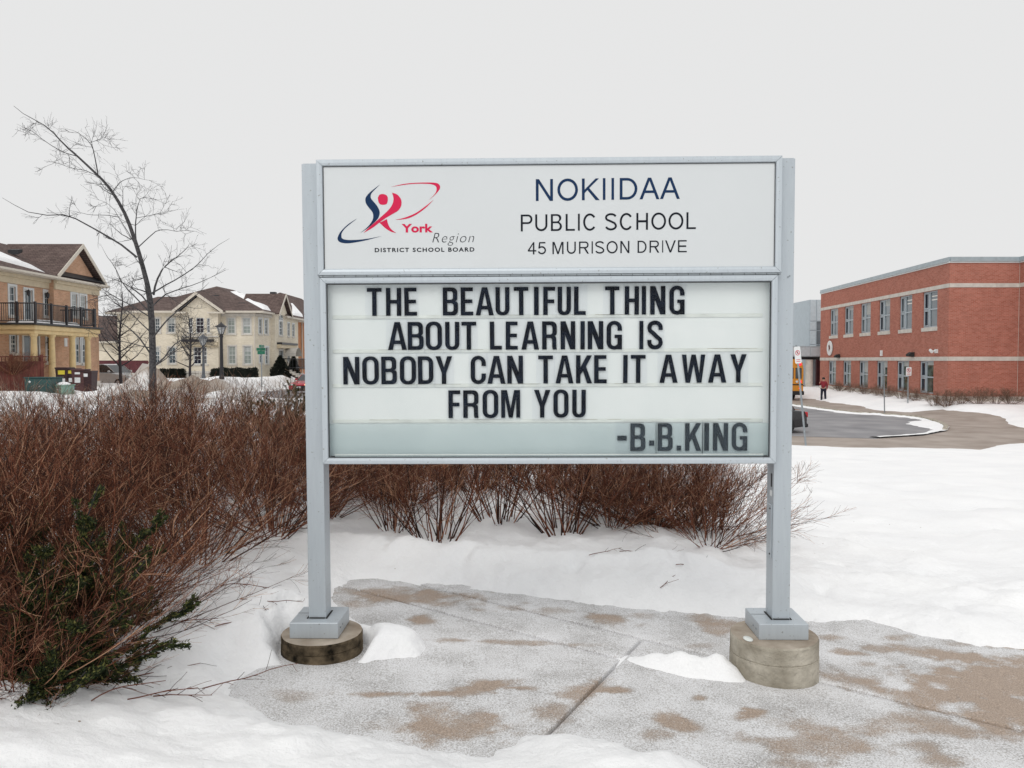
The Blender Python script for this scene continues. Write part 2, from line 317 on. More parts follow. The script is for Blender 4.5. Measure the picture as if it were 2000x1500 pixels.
def depth(x, y):
    d0 = sdf(x, y, plaza) + 0.06 * fbm(x * 6, y * 6, 3) + 0.035 * fbm(x * 24, y * 24, 3)
    rise = np.where(d0 < 0, np.maximum(d0 * .8, -0.04), 0.075 * (1 - np.exp(-np.maximum(d0, 0) / 0.10)))
    back = ss(0.0, 1.4, d0) * 0.07
    front = 0.05 * ss(0.0, 0.5, d0) * (1 - ss(2.95, 3.25, y)) * (1 - ss(.9, 1.9, x)) + .05 * ss(-1.5, -2.2, x) * (1 - ss(2.2, 2.6, y))
    left = 0.12 * ss(-0.9, -1.9, x) * (1 - ss(8, 12, y)) * (.35 + .65 * ss(3.0, 3.9, y)) + .035 * ss(0, .3, d0) * (1 - ss(3.0, 3.3, y))
    lump = (0.085 * fbm(x * 1.7, y * 1.7 + 3, 5) + 0.05 * np.maximum(fbm(x * 4 + 9, y * 5, 3), 0)) * ss(-0.02, 0.35, d0) * (1 - .6 * ss(10, 20, y))
    ridge = 0.09 * np.exp(-((y - (5.72 - .07 * x)) / 0.17) ** 2) * ss(0.05, .3, d0) * (1 - ss(1.2, 2.2, x)) * ss(-1.6, -.9, x)
    p1 = 0.06 * np.exp(-(((x - pile1.x) / .15) ** 4 + ((y - pile1.y) / .13) ** 4)) + 0.10 * np.exp(-((x + 1.28) / .22) ** 2 - ((y - 4.25) / .25) ** 2)
    u = (x - pile2.x); p2 = 0.115 * np.exp(-(np.clip((u - .20) / .12, 0, 9) ** 2 + (np.clip((.10 - u) / .36, 0, 9)) ** 2) - ((y - (pile2.y + .10 - .28 * u)) / .12) ** 2)
    near = rise + back + front + left + lump + ridge + p1 + p2 * (1 + .5 * fbm(x * 9, y * 9, 3))
    # melted hollow round the low footing
    rf = np.hypot(x + 1.01, y - 4.03); near = np.where(rf < .55, np.minimum(near, -.03 + 1.5 * np.clip(rf - .212, 0, 1) * (1 + 1.2 * fbm(x * 7, y * 7, 3)) + .10 * ss(.25, .5, rf)), near)
    near = near + (.010 * fbm(x * 26, y * 26, 4) + .012 * np.abs(fbm(x * 11, y * 11, 3))) * ss(0, .2, d0) * (1 - ss(7, 12, y))
    for (fx, fy, fa) in ((-1.35, 5.15, .2), (-.95, 5.75, 1.1), (-.35, 5.62, 1.3), (.45, 5.5, 1.2), (1.2, 5.55, 1.5), (2.2, 5.4, 1.2), (2.9, 5.0, 1.4), (-1.6, 4.7, .5), (2.6, 6.2, .3), (3.1, 7.2, .4)):
        ca, sa = math.cos(fa), math.sin(fa); u_ = (x - fx) * ca + (y - fy) * sa; v_ = -(x - fx) * sa + (y - fy) * ca; near = near - .045 * np.exp(-(u_ / .13) ** 4 - (v_ / .055) ** 4) * ss(0, .2, d0)
    # far roads
    r = np.minimum(np.minimum(sdf(x, y, drive), sdf(x, y, drive2)), sdf(x, y, street)) + 0.5 * fbm(x * .9, y * .9, 3)
    far = np.where(r < 0, np.maximum(r * .5, -0.12), 0.22 * (1 - np.exp(-np.maximum(r, 0) / 0.45)) + 0.06 * fbm(x * .7, y * .7, 4) * ss(0, 1, r))
    w = ss(12, 22, y); dd = near * (1 - w) + far * w
    # ploughed banks along the street and in front of the houses
    def hump(cx, cy, sx, sy, h): return h * np.exp(-((x - cx) / sx) ** 2 - ((y - cy) / sy) ** 2)
    rough = 1 + .55 * fbm(x * 1.3, y * 1.3, 4)
    dd = dd + (hump(-13.4, 28.5, .9, 1.3, 0.62) + hump(-12.4, 28.5, 2.4, 1.6, .42) + hump(-15.4, 29, 1.7, 1.3, .35) + hump(-10.7, 28, 1.3, 1.2, .62)) * (1 + .9 * fbm(x * 1.6, y * 1.6, 4))
    dd = dd + (hump(-20.9, 61, .9, 9, .30) + hump(-20.4, 49, 1.2, 4, .2) + hump(-18.5, 44.5, 3.5, .8, .15) + hump(-23.0, 60, 1.3, 1.5, .25) + hump(-20.3, 70, 1.0, 4, .45)) * rough * ss(0, .5, r)
    dd = dd + hump(-5.8, 13.5, 1.2, 1.8, .55)
    return dd

def rng(a, b, st): return list(np.arange(a, b, st))
gx = [-500, -300, -200, -130, -90, -70] + rng(-60, -24, 1.0) + rng(-24, -5.5, .3) + rng(-5.5, -3, .09) + rng(-3, 3.6, .027) + rng(3.6, 6, .1) + rng(6, 30, .26) + rng(30, 60, 1.5) + [70, 90, 130, 200, 300, 500]
gy = [-60, -20, -8] + rng(-4, 1.6, .4) + rng(1.6, 6.4, .03) + rng(6.4, 9, .07) + rng(9, 24, .16) + rng(24, 62, .26) + rng(62, 112, 1.2) + [120, 150, 200, 300, 500, 900]
X, Y = np.meshgrid(np.array(gx), np.array(gy))
Z = hb(X, Y) + depth(X, Y)
V = np.stack([X, Y, Z], -1).reshape(-1, 3); nx = len(gx); ny = len(gy)
i = (np.arange(ny - 1)[:, None] * nx + np.arange(nx - 1)[None, :]).reshape(-1)
me = mesh_np("snowy_ground", V, np.stack([i, i + 1, i + nx + 1, i + nx], 1), True)
dirt = 0.95 * np.clip(np.exp(-((X + 12.3) / 2.3) ** 2 - ((Y - 27.4) / 2.2) ** 2) * (1.1 + 2.0 * fbm(X * 2, Y * 2, 4)), 0, 1) + \
       0.55 * np.exp(-((X + 19.9) / .9) ** 2) * ss(42, 46, Y) * (1 - ss(70, 80, Y)) * np.clip(.6 + 1.5 * fbm(X * 2, Y * 2, 4), 0, 1) + \
       0.5 * np.exp(-((X + 1.7) / .45) ** 2 - ((Y - 5.2) / .5) ** 2) * np.clip(.5 + 1.2 * fbm(X * 5, Y * 5, 4), 0, 1) * .35
at = me.attributes.new("dirt", 'FLOAT', 'POINT'); at.data.foreach_set("value", dirt.astype(np.float32).ravel())
def snow_mat():
    m, t, b = base_mat("snow"); L = t.links.new; b.inputs['Roughness'].default_value = .75; b.inputs['Specular IOR Level'].default_value = .25
    g = nn(t, "ShaderNodeNewGeometry")
    nz = nn(t, "ShaderNodeTexNoise"); nz.inputs['Scale'].default_value = 1.1; nz.inputs['Detail'].default_value = 8; L(g.outputs['Position'], nz.inputs['Vector'])
    rp = nn(t, "ShaderNodeValToRGB"); e = rp.color_ramp.elements; e[0].position = .3; e[1].position = .62; e[0].color = (.89, .897, .91, 1); e[1].color = (.955, .96, .965, 1); L(nz.outputs[0], rp.inputs[0])
    a = nn(t, "ShaderNodeAttribute"); a.attribute_name = "dirt"
    mm = nn(t, "ShaderNodeMix", data_type='RGBA'); mm.inputs[7].default_value = (.30, .24, .19, 1); L(a.outputs['Fac'], mm.inputs[0]); L(rp.outputs[0], mm.inputs[6])
    # specks of bark and grit
    vn = nn(t, "ShaderNodeTexVoronoi"); vn.inputs['Scale'].default_value = 7; L(g.outputs['Position'], vn.inputs['Vector'])
    r2 = nn(t, "ShaderNodeValToRGB"); r2.color_ramp.elements[0].position = .035; r2.color_ramp.elements[1].position = .05; r2.color_ramp.elements[0].color = (.35, .28, .22, 1); r2.color_ramp.elements[1].color = (1, 1, 1, 1)
    L(vn.outputs[0], r2.inputs[0]); mu = nn(t, "ShaderNodeMix", data_type='RGBA', blend_type='MULTIPLY'); 
    n3 = nn(t, "ShaderNodeTexNoise"); n3.inputs['Scale'].default_value = .9; L(g.outputs['Position'], n3.inputs['Vector']); m3 = nn(t, "ShaderNodeMapRange"); m3.inputs[1].default_value = .5; m3.inputs[2].default_value = .6; L(n3.outputs[0], m3.inputs[0]); L(m3.outputs[0], mu.inputs[0])
    L(mm.outputs[2], mu.inputs[6]); L(r2.outputs[0], mu.inputs[7]); L(mu.outputs[2], b.inputs['Base Color'])
    n2 = nn(t, "ShaderNodeTexNoise"); n2.inputs['Scale'].default_value = 22; n2.inputs['Detail'].default_value = 8; n2.inputs['Roughness'].default_value = .65; L(g.outputs['Position'], n2.inputs['Vector'])
    bp = nn(t, "ShaderNodeBump"); bp.inputs['Strength'].default_value = .6; bp.inputs['Distance'].default_value = .025; L(n2.outputs[0], bp.inputs['Height']); L(bp.outputs[0], b.inputs['Normal'])
    return m
M['snow'] = snow_mat()
tag(link("snowy_ground", me, M['snow']), kind='structure')

# concrete plaza: slabs with recessed joints
def slab_mat():
    m, t, b = base_mat("frosty_concrete"); L = t.links.new; b.inputs['Roughness'].default_value = .8
    g = nn(t, "ShaderNodeNewGeometry"); a = nn(t, "ShaderNodeAttribute"); a.attribute_name = "wet"
    n1 = nn(t, "ShaderNodeTexNoise"); n1.inputs['Scale'].default_value = 130; n1.inputs['Detail'].default_value = 3; n1.inputs['Roughness'].default_value = .75; L(g.outputs['Position'], n1.inputs['Vector'])
    n2 = nn(t, "ShaderNodeTexNoise"); n2.inputs['Scale'].default_value = 3.2; n2.inputs['Detail'].default_value = 7; n2.inputs['Roughness'].default_value = .6; L(g.outputs['Position'], n2.inputs['Vector'])
    cr = nn(t, "ShaderNodeValToRGB"); e = cr.color_ramp.elements; e[0].position = .35; e[1].position = .65; e[0].color = (.30, .285, .27, 1); e[1].color = (.42, .40, .38, 1); L(n2.outputs[0], cr.inputs[0])
    grit = nn(t, "ShaderNodeTexNoise"); grit.inputs['Scale'].default_value = 160; grit.inputs['Detail'].default_value = 3; L(g.outputs['Position'], grit.inputs['Vector'])
    gm = nn(t, "ShaderNodeMapRange"); gm.inputs[1].default_value = .3; gm.inputs[2].default_value = .7; gm.inputs[3].default_value = .6; gm.inputs[4].default_value = 1.35; L(grit.outputs[0], gm.inputs[0])
    sc = nn(t, "ShaderNodeVectorMath", operation='SCALE'); wm = nn(t, 'ShaderNodeMix', data_type='RGBA'); wm.inputs[7].default_value = (.37, .29, .23, 1); wr = nn(t, 'ShaderNodeMapRange'); wr.inputs[2].default_value = .7; L(a.outputs['Fac'], wr.inputs[0]); L(wr.outputs[0], wm.inputs[0]); L(cr.outputs[0], wm.inputs[6]); L(wm.outputs[2], sc.inputs[0]); L(gm.outputs[0], sc.inputs['Scale'])
    # frost = speckle + broad - wet
    s1 = nn(t, "ShaderNodeMath", operation='MULTIPLY_ADD'); s1.inputs[1].default_value = 1.9; s1.inputs[2].default_value = -.38; L(n1.outputs[0], s1.inputs[0])
    s2 = nn(t, "ShaderNodeMath", operation='MULTIPLY_ADD'); s2.inputs[1].default_value = .7; L(n2.outputs[0], s2.inputs[0]); L(s1.outputs[0], s2.inputs[2])
    s3 = nn(t, "ShaderNodeMath", operation='MULTIPLY_ADD'); s3.inputs[1].default_value = -.60; L(a.outputs['Fac'], s3.inputs[0]); L(s2.outputs[0], s3.inputs[2])
    fr = nn(t, "ShaderNodeMapRange"); fr.inputs[1].default_value = .62; fr.inputs[2].default_value = 1.06; fr.inputs[4].default_value = .86; L(s3.outputs[0], fr.inputs[0])
    mm = nn(t, "ShaderNodeMix", data_type='RGBA'); mm.inputs[7].default_value = (.80, .81, .83, 1); L(fr.outputs[0], mm.inputs[0]); L(sc.outputs[0], mm.inputs[6]); L(mm.outputs[2], b.inputs['Base Color'])
    rg = nn(t, "ShaderNodeMapRange"); rg.inputs[3].default_value = .85; rg.inputs[4].default_value = .6; L(a.outputs['Fac'], rg.inputs[0]); L(rg.outputs[0], b.inputs['Roughness'])
    bp = nn(t, "ShaderNodeBump"); bp.inputs['Strength'].default_value = .3; bp.inputs['Distance'].default_value = .006; L(n1.outputs[0], bp.inputs['Height']); L(bp.outputs[0], b.inputs['Normal'])
    return m
M['slab'] = slab_mat()
# damp stains, traced: (px, py, half width px, half height px, tilt deg, strength)
stains = [(800, 1168, 150, 14, 4, .75), (620, 1200, 30, 12, 0, .3), (825, 1214, 20, 9, 0, .8), (1000, 1258, 140, 4, 2, .7), (840, 1359, 110, 5, -1, .95), (940, 1346, 60, 10, -6, .95), (1010, 1348, 40, 4, 3, .8),
          (900, 1420, 130, 34, 3, .75), (930, 1405, 40, 24, 0, .7), (1130, 1355, 55, 16, -12, .8), (1200, 1352, 34, 6, 0, .9), (1075, 1395, 70, 25, -10, .5), (1367, 1367, 15, 5, 0, .95), (1465, 1400, 34, 11, 0, .85), (1325, 1415, 50, 18, 22, .9), (1290, 1440, 30, 14, 10, .6),
          (1560, 1425, 70, 22, 12, .65), (1600, 1460, 120, 20, 4, .6), (1470, 1450, 80, 10, 3, .55), (1720, 1425, 60, 14, 0, .5), (1690, 1340, 80, 16, 14, .7), (1800, 1410, 60, 14, 4, .55), (1840, 1430, 90, 14, 4, .6), (1805, 1460, 40, 10, 0, .6), (1860, 1490, 60, 14, 0, .6),
          (1420, 1230, 60, 14, 5, .75), (1190, 1214, 50, 12, 8, .7), (1245, 1206, 26, 6, 0, .4), (1370, 1210, 26, 7, 0, .5), (1250, 1225, 20, 5, 0, .4), (1620, 1248, 26, 5, 0, .6), (1650, 1277, 30, 6, 6, .8), (1720, 1270, 40, 6, 5, .6), (1780, 1275, 40, 8, 12, .65), (1750, 1248, 28, 6, 0, .5), (1880, 1262, 30, 5, 0, .4), (1900, 1282, 28, 6, 0, .5),
          (1990, 1262, 90, 10, 3, .9), (1960, 1330, 150, 44, 6, 1.0), (1900, 1345, 110, 40, 8, 1.0), (1975, 1390, 120, 40, 8, 1.0), (1820, 1360, 60, 26, 10, .9), (1560, 1500, 60, 12, 0, .5), (580, 1360, 60, 12, 0, .35), (1370, 1265, 40, 6, 0, .3), (1690, 1300, 20, 5, 0, .5), (1000, 1190, 60, 5, 6, .4), (700, 1185, 40, 6, 4, .45), (1080, 1195, 40, 5, 3, .4)]
def wetness(x, y):
    z = 1.6 - (0.0 - 0.04 * x); c, s_ = math.cos(PITCH), math.sin(PITCH)
    zc = y * c + z * s_; yc = y * s_ - z * c
    px = 1000 + F * x / zc; py = 750 - F * yc / zc
    nx_ = fbm(x * 9, y * 9, 5) * 1.0; w = np.zeros_like(x)
    for (cx, cy, a, b, an, st) in stains:
        q = math.radians(an); dx, dy = px - cx, py - cy; u = (dx * math.cos(q) + dy * math.sin(q)) / a; v = (-dx * math.sin(q) + dy * math.cos(q)) / b
        w = np.maximum(w, st * ss(1.35, .75, np.hypot(u, v) + nx_) if False else st * (1 - ss(.55, 1.4, np.hypot(u, v) + nx_ + .35 * fbm(x * 40, y * 40, 2))) * (.85 + .5 * fbm(x * 14 + cx, y * 14, 3)))
    return w
Uv = np.array([.456, .890]); Vv = np.array([.846, -.533]); O = np.array([.76, 4.42])
walk = empty("walkway", (0, 0, 0), kind='structure')
JW = .009
for (a0, a1, b0, b1) in ((0, 1.9, -2.9, 2.6), (-.36, -.006, -2.9, 0), (-3.0, -.366, -2.9, 0), (-3.0, -.010, 0, 2.6), (0, 2.6, 2.6, 5.2), (-3.0, 0, 2.6, 5.2)):
    na = max(2, int((a1 - a0) / .028)); nb = max(2, int((b1 - b0) / .028))
    aa = np.concatenate([[a0 + JW, a0 + JW], np.linspace(a0 + JW + .006, a1 - JW - .006, na), [a1 - JW, a1 - JW]]); bb = np.concatenate([[b0 + JW, b0 + JW], np.linspace(b0 + JW + .006, b1 - JW - .006, nb), [b1 - JW, b1 - JW]])
    A, B = np.meshgrid(aa, bb); Xs = O[0] + A * Uv[0] + B * Vv[0]; Ys = O[1] + A * Uv[1] + B * Vv[1]; Zs = hb(Xs, Ys) + .0035 * fbm(Xs * 3, Ys * 3, 2)
    ea = np.minimum(np.arange(len(aa)), np.arange(len(aa))[::-1]); eb = np.minimum(np.arange(len(bb)), np.arange(len(bb))[::-1])
    E = np.minimum(ea[None, :], eb[:, None]); Zs = Zs - np.where(E == 0, .06, np.where(E == 1, .006, 0))
    Vt = np.stack([Xs, Ys, Zs], -1).reshape(-1, 3); n = len(aa); k = (np.arange(len(bb) - 1)[:, None] * n + np.arange(n - 1)[None, :]).reshape(-1)
    me = mesh_np("concrete_slab", Vt, np.stack([k, k + n, k + n + 1, k + 1], 1), False)
    at = me.attributes.new("wet", 'FLOAT', 'POINT'); at.data.foreach_set("value", wetness(Xs, Ys).astype(np.float32).ravel())
    link("concrete_slab", me, M['slab'], walk)
M['soil'] = mat("joint_dirt", (.012, .01, .008), .95, var=.4, scale=20)
link("joint_bed", (lambda: (lambda Xs, Ys: mesh_np("joint_bed", np.stack([Xs, Ys, hb(Xs, Ys) - .04], -1).reshape(-1, 3), np.array([[r * 40 + c, r * 40 + c + 1, r * 40 + 40 + c + 1, r * 40 + 40 + c] for r in range(29) for c in range(39)])))(*np.meshgrid(np.linspace(-2.4, 6, 40), np.linspace(1.5, 7, 30))))(), M['soil'], walk)

# far paving
M['asphalt'] = mat("wet_asphalt", (.25, .25, .265), .8, var=.2, scale=.6, bump=.3, bscale=25, c2=(.33, .325, .335))
M['brownwalk'] = mat("sandy_concrete_drive", (.33, .275, .235), .85, var=.14, scale=.8, bump=.2, bscale=25, c2=(.43, .375, .335))
def sheet(name, poly, mt, dz, x0, x1, y0, y1, st, kind='structure', jag=0.0):
    gx_ = np.arange(x0, x1, st); gy_ = np.arange(y0, y1, st); X_, Y_ = np.meshgrid(gx_, gy_)
    S = sdf(X_, Y_, poly)
    Z_ = hb(X_, Y_) + dz; n = len(gx_)
    k = (np.arange(len(gy_) - 1)[:, None] * n + np.arange(n - 1)[None, :]); keep = (S[:-1, :-1] < st * 1.2)
    k = k[keep]; me = mesh_np(name, np.stack([X_, Y_, Z_], -1).reshape(-1, 3), np.stack([k, k + 1, k + n + 1, k + n], 1))
    return tag(link(name, me, mt), kind=kind)
sheet("school_driveway", drive, M['brownwalk'], 0.0, -5, 30, 25, 64, .4)
sheet("street", [(a, b) for a, b in street], M['asphalt'], 0.0, -21, -1, 43, 180, 1.0)
# asphalt loop: curve with a real kerb above it
loop = [tuple(G(a, b, ZR)[:2]) for a, b in [(1480, 787), (1550, 792), (1600, 799), (1657, 807), (1710, 810), (1763, 814), (1795, 817), (1817, 821), (1840, 828), (1853, 835), (1850, 842), (1803, 851), (1710, 857), (1577, 853), (1400, 845)]]
mb = MB(); mb.poly([(x, y, ZR + .006) for x, y in loop] + [(0.3, 40, ZR + .006), (0.3, 62, ZR + .006), (5, 62, ZR + .006)]); tag(mb.build("asphalt_loop", M['asphalt']), kind='structure')
mb = MB(); mb2 = MB(); rr = random.Random(2)
kp = loop[:11]
for (a, b) in zip(kp[:-1], kp[1:]):
    a = Vector((*a, 0)); b = Vector((*b, 0)); t = (b - a).normalized(); nrm = Vector((-t.y, t.x, 0))
    if nrm.y < 0: nrm = -nrm
    mb.poly([(a + nrm * 0).to_tuple()[:2] + (ZR - .05,), (b).to_tuple()[:2] + (ZR - .05,), (b + nrm * .18).to_tuple()[:2] + (ZR - .05,), (a + nrm * .18).to_tuple()[:2] + (ZR - .05,)], (0, 0, .17))
mb.build("kerb", M['conc']); tag(bpy.data.objects["kerb"], kind='structure')
# thin line of leftover snow along the kerb
vs, fs = [], []
pts = []
for (a, b) in zip(loop[:12], loop[1:13]):
    for k in range(12): t = k / 12; pts.append((a[0] * (1 - t) + b[0] * t, a[1] * (1 - t) + b[1] * t))
for i_, (x, y) in enumerate(pts):
    j = min(i_ + 1, len(pts) - 1); h = max(i_ - 1, 0); t = Vector((pts[j][0] - pts[h][0], pts[j][1] - pts[h][1], 0)).normalized(); nrm = Vector((t.y, -t.x, 0))
    w = .42 + .45 * float(fbm(i_ * .35, 3.3, 3)) + (1.1 if 84 < i_ < 118 else 0) * math.sin(PI * (i_ - 84) / 34)
    for q, hh in ((-.02, .05), (.3, .075), (.75, .05), (1.0, -.01)): vs.append((x + nrm.x * q * w, y + nrm.y * q * w, ZR + .01 + hh * (1 + .6 * float(fbm(i_ * .5, q * 3, 2)))))
for i_ in range(len(pts) - 1):
    for q in range(3): fs.append((i_ * 4 + q, i_ * 4 + 4 + q, i_ * 4 + 5 + q, i_ * 4 + 1 + q))
mb = MB(); mb.add(vs, fs); tag(mb.build("kerbside_snow", M['snow'], smooth=True), kind='structure')

# ------------------------------------------------------------------ THE SIGN
SW = 2.535; SX = 1.2675                      # outer width over the posts
SIGN_LOC = (0.1895, 4.0, 0.0)
SM = Matrix.Translation(SIGN_LOC) @ Euler((math.radians(.75), math.radians(-.22), math.radians(-1.1)), 'XYZ').to_matrix().to_4x4()
sign = empty("school_sign", SIGN_LOC, "large aluminium framed school sign with white name panel over a quote board on two posts", "sign", local=True)
sign.rotation_euler = Euler((math.radians(.75), math.radians(-.22), math.radians(-1.1)), 'XYZ')
SI = SM.inverted()
def SL(px, py, d=0.0):                       # photo pixel -> sign-local (x,z) on the plane y=d
    o = SI @ Vector((0, 0, CAMZ)); v = SI.to_3x3() @ ray(px, py); p = o + v * ((d - o.y) / v.y); return p.x, p.z
# posts
zb = .235
for s in (-1, 1):
    x1 = s * SX; x0 = x1 - s * .092; a, b = min(x0, x1), max(x0, x1)
    mb = MB(); mb.bbox((a, .012, zb - .02), (b, .122, (SL(600, 320, .012) if s < 0 else SL(1545, 309, .012))[1]), .0025); zc = (SL(600, 320, .012) if s < 0 else SL(1545, 309, .012))[1]; o = mb.build("post", M['alu'], sign)
    mb = MB(); mb.bbox((a + .006, .018, zc + .0002), (b - .006, .116, zc + .003), .001); mb.build("post_cap", M['alu'], o)
    cx = (a + b) / 2 + s * .0 + (.0 if s < 0 else .012); cx += (-.0 if s < 0 else -.02)
    mb = MB(); mb.bbox((cx - .127, -.06, zb - .083), (cx + .127, .196, zb), .003); pl = mb.build("base_plate", M['alu'], sign)
    mb = MB()
    for dx in (a - .004, b + .004): mb.box((dx - .004, .004, zb + .0005), (dx + .004, .128, zb + .004))
    mb.box((a + .005, .0045, zb + .0005), (b - .005, .0115, zb + .005)); mb.build("sealant_bead", M['rubber'], pl)
    mb = MB(); mb.box((cx - .1275, .09, zb + .0002), (cx - .127 + .08, .0915, zb + .0012)); mb.build("cover_seam", M['dark'], pl)
    for k in range(2):
        mb = MB(); xx = cx - s * .1272; mb.tube([(xx, -.01 + .05 * k, zb - .04), (xx - s * .003, -.01 + .05 * k, zb - .04)], .005, 8); mb.build("screw", M['steel'], pl)
# access hatch on the right post's inner side
xi = SX - .092
hatch = MB().bbox((xi - .006, .03, .555), (xi - .0005, .105, .835), .0015).build("access_hatch", M['alu'], sign)
for z in (.575, .815): MB().tube([(xi - .006, .045, z), (xi - .0095, .045, z)], .005, 8).build("hatch_screw", M['dark'], hatch)
MB().box((xi - .0012, .04, .88), (xi - .0002, .07, .91)).build("sticker", M['whitep'], sign)
MB().box((xi - .0014, .035, .93), (xi - .0002, .055, 1.0)).build("conduit_slot", M['dark'], sign)
for px, py in ((1542, 539), (1539, 541)):
    x, z = SL(px, py, .012); MB().tube([(x, .012, z), (x, .008, z)], .004, 8).build("rivet", M['steel'], sign)

CF = -.035                                   # front face of both cabinets
def cab(px_tl, px_tr, px_br, px_bl):
    tl, tr, br, bl = [SL(*p, CF) for p in (px_tl, px_tr, px_br, px_bl)]
    return (tl[0] + bl[0]) / 2, (tr[0] + br[0]) / 2, (bl[1] + br[1]) / 2, (tl[1] + tr[1]) / 2
H = cab((616, 312), (1530, 301), (1527, 531), (619, 541)); Dn = cab((621, 543.5), (1524, 533.5), (1514, 905), (631, 908.5))
Dn = (Dn[0], Dn[1], Dn[2], H[2] - .006)
FW = .036
def rails(par, R, nm, fw=FW):
    x0, x1, z0, z1 = R; g = .0009
    def rail(pts_out, pts_in):               # mitred rail: outer edge lower, crowned profile
        vs = []; prof = ((0, CF + .012), (.12, CF + .001), (.55, CF), (.86, CF + .003), (1, CF + .013), (1, CF + .03), (0, CF + .03))
        for (A, B) in ((pts_out[0], pts_in[0]), (pts_out[1], pts_in[1])):
            for f, y in prof: vs.append((A[0] * (1 - f) + B[0] * f, y, A[1] * (1 - f) + B[1] * f))
        n = len(prof); MB().add(vs, [(i, (i + 1) % n, (i + 1) % n + n, i + n) for i in range(n)] + [tuple(range(n - 1, -1, -1)), tuple(range(n, 2 * n))]).build(nm, M['rail'], par)
    rail(((x0 + g, z1), (x1 - g, z1)), ((x0 + fw + g, z1 - fw), (x1 - fw - g, z1 - fw)))
    rail(((x1 - g, z0), (x0 + g, z0)), ((x1 - fw - g, z0 + fw), (x0 + fw + g, z0 + fw)))
    rail(((x0, z0 + g), (x0, z1 - g)), ((x0 + fw, z0 + fw + g), (x0 + fw, z1 - fw - g)))
    rail(((x1, z1 - g), (x1, z0 + g)), ((x1 - fw, z1 - fw - g), (x1 - fw, z0 + fw + g)))
# cabinet bodies
MB().bbox((H[0] + .004, CF + .031, H[2] + .004), (H[1] - .004, .135, H[3] - .003), .002).build("header_cabinet", M['alu'], sign)
rails(sign, H, "frame_rail"); rails(sign, Dn, "frame_rail")
MB().box((H[0] + FW - .004, CF + .0125, H[2] + FW - .004), (H[1] - FW + .004, CF + .0302, H[3] - FW + .004)).build("name_panel", M['panel'], sign)
# hinge line between the cabinets
hg = MB().tube([(H[0] + .012, CF + .004, H[2] - .003), (H[1] - .006, CF + .004, H[2] - .003)], .0042, 8).build("hinge", M['steel'], sign)
mb = MB(); n = 42
for k in range(n):
    x = H[0] + .03 + (H[1] - H[0] - .05) * k / (n - 1); mb.box((x - .0009, CF - .0012, H[2] - .0075), (x + .0009, CF + .004, H[2] + .0015))
mb.build("hinge_knuckle_gaps", M['dark'], hg)["kind"] = "stuff"
MB().box((H[0] + .006, CF + .010, H[2] - .0068), (H[1] - .006, CF + .03, H[2] + .0003)).build("shadow_gap_strip", M['rubber'], sign)
# message cabinet: hollow box, back panel, glass
bx0, bx1, bz0, bz1 = Dn[0] + .004, Dn[1] - .004, Dn[2] + .004, Dn[3] - .004
mb = MB(); yb = .135
mb.box((bx0, CF + .031, bz0), (bx0 + .02, yb, bz1)); mb.box((bx1 - .02, CF + .031, bz0), (bx1, yb, bz1)); mb.box((bx0 + .02, CF + .031, bz0), (bx1 - .02, yb, bz0 + .02)); mb.box((bx0 + .02, CF + .031, bz1 - .02), (bx1 - .02, yb, bz1))
mb.box((bx0 + .02, yb - .01, bz0 + .02), (bx1 - .02, yb, bz1 - .02)); mb.build("message_cabinet", M['alu'], sign)
BP = .018                                    # face of the letter board
MB().box((bx0 + .021, BP, bz0 + .021), (bx1 - .021, BP + .008, bz1 - .021)).build("letter_board", M['backpanel'], sign)
gi = (Dn[0] + FW, Dn[1] - FW, Dn[2] + FW, Dn[3] - FW)
MB().box((gi[0] - .008, CF + .0150, gi[2] - .008), (gi[1] + .008, CF + .0185, gi[3] + .008)).build("glass_pane", M['glass'], sign)
mb = MB(); w = .0035
mb.box((gi[0] - .001, CF + .008, gi[2]), (gi[0] + w, CF + .0148, gi[3])); mb.box((gi[1] - w, CF + .008, gi[2]), (gi[1] + .001, CF + .0148, gi[3]))
mb.box((gi[0] + w, CF + .008, gi[3] - w), (gi[1] - w, CF + .0148, gi[3] + .001)); mb.box((gi[0] + w, CF + .008, gi[2] - .001), (gi[1] - w, CF + .0148, gi[2] + .0025)); mb.build("door_gasket", M['dark'], sign)
hx, hz = H[0] + FW, 0
mb = MB(); w = .002
mb.box((H[0] + FW, CF + .0085, H[2] + FW), (H[0] + FW + w, CF + .0123, H[3] - FW)); mb.box((H[1] - FW - w, CF + .0085, H[2] + FW), (H[1] - FW, CF + .0123, H[3] - FW)); mb.box((H[0] + FW + w, CF + .0085, H[3] - FW - w), (H[1] - FW - w, CF + .0123, H[3] - FW)); mb.build("panel_gasket", M['dark'], sign)
# tracks
for (ya, yb_) in ((619, 615), (686, 682), (754, 749), (823, 819)):
    a = SL(650, ya, BP); b = SL(1489, yb_, BP); z = (a[1] + b[1]) / 2; z -= .002
    tr = MB().bbox((a[0], BP - .0045, z - .009), (b[0], BP - .0003, z + .009), .001).build("letter_track", M['track'], sign)
    M.setdefault('grime', mat("track_grime", (.42, .40, .33), .8, var=.35, scale=30))
    rr2 = random.Random(int(ya)); mb = MB()
    for k in range(7):
        x = a[0] + (b[0] - a[0]) * rr2.random() * .95; mb.box((x, BP - .0052, z + .0062), (x + .03 + .16 * rr2.random(), BP - .0046, z + .0062 + .0008 + .0014 * rr2.random()))
    mb.build("grime_line", M['grime'], tr)["kind"] = "stuff"
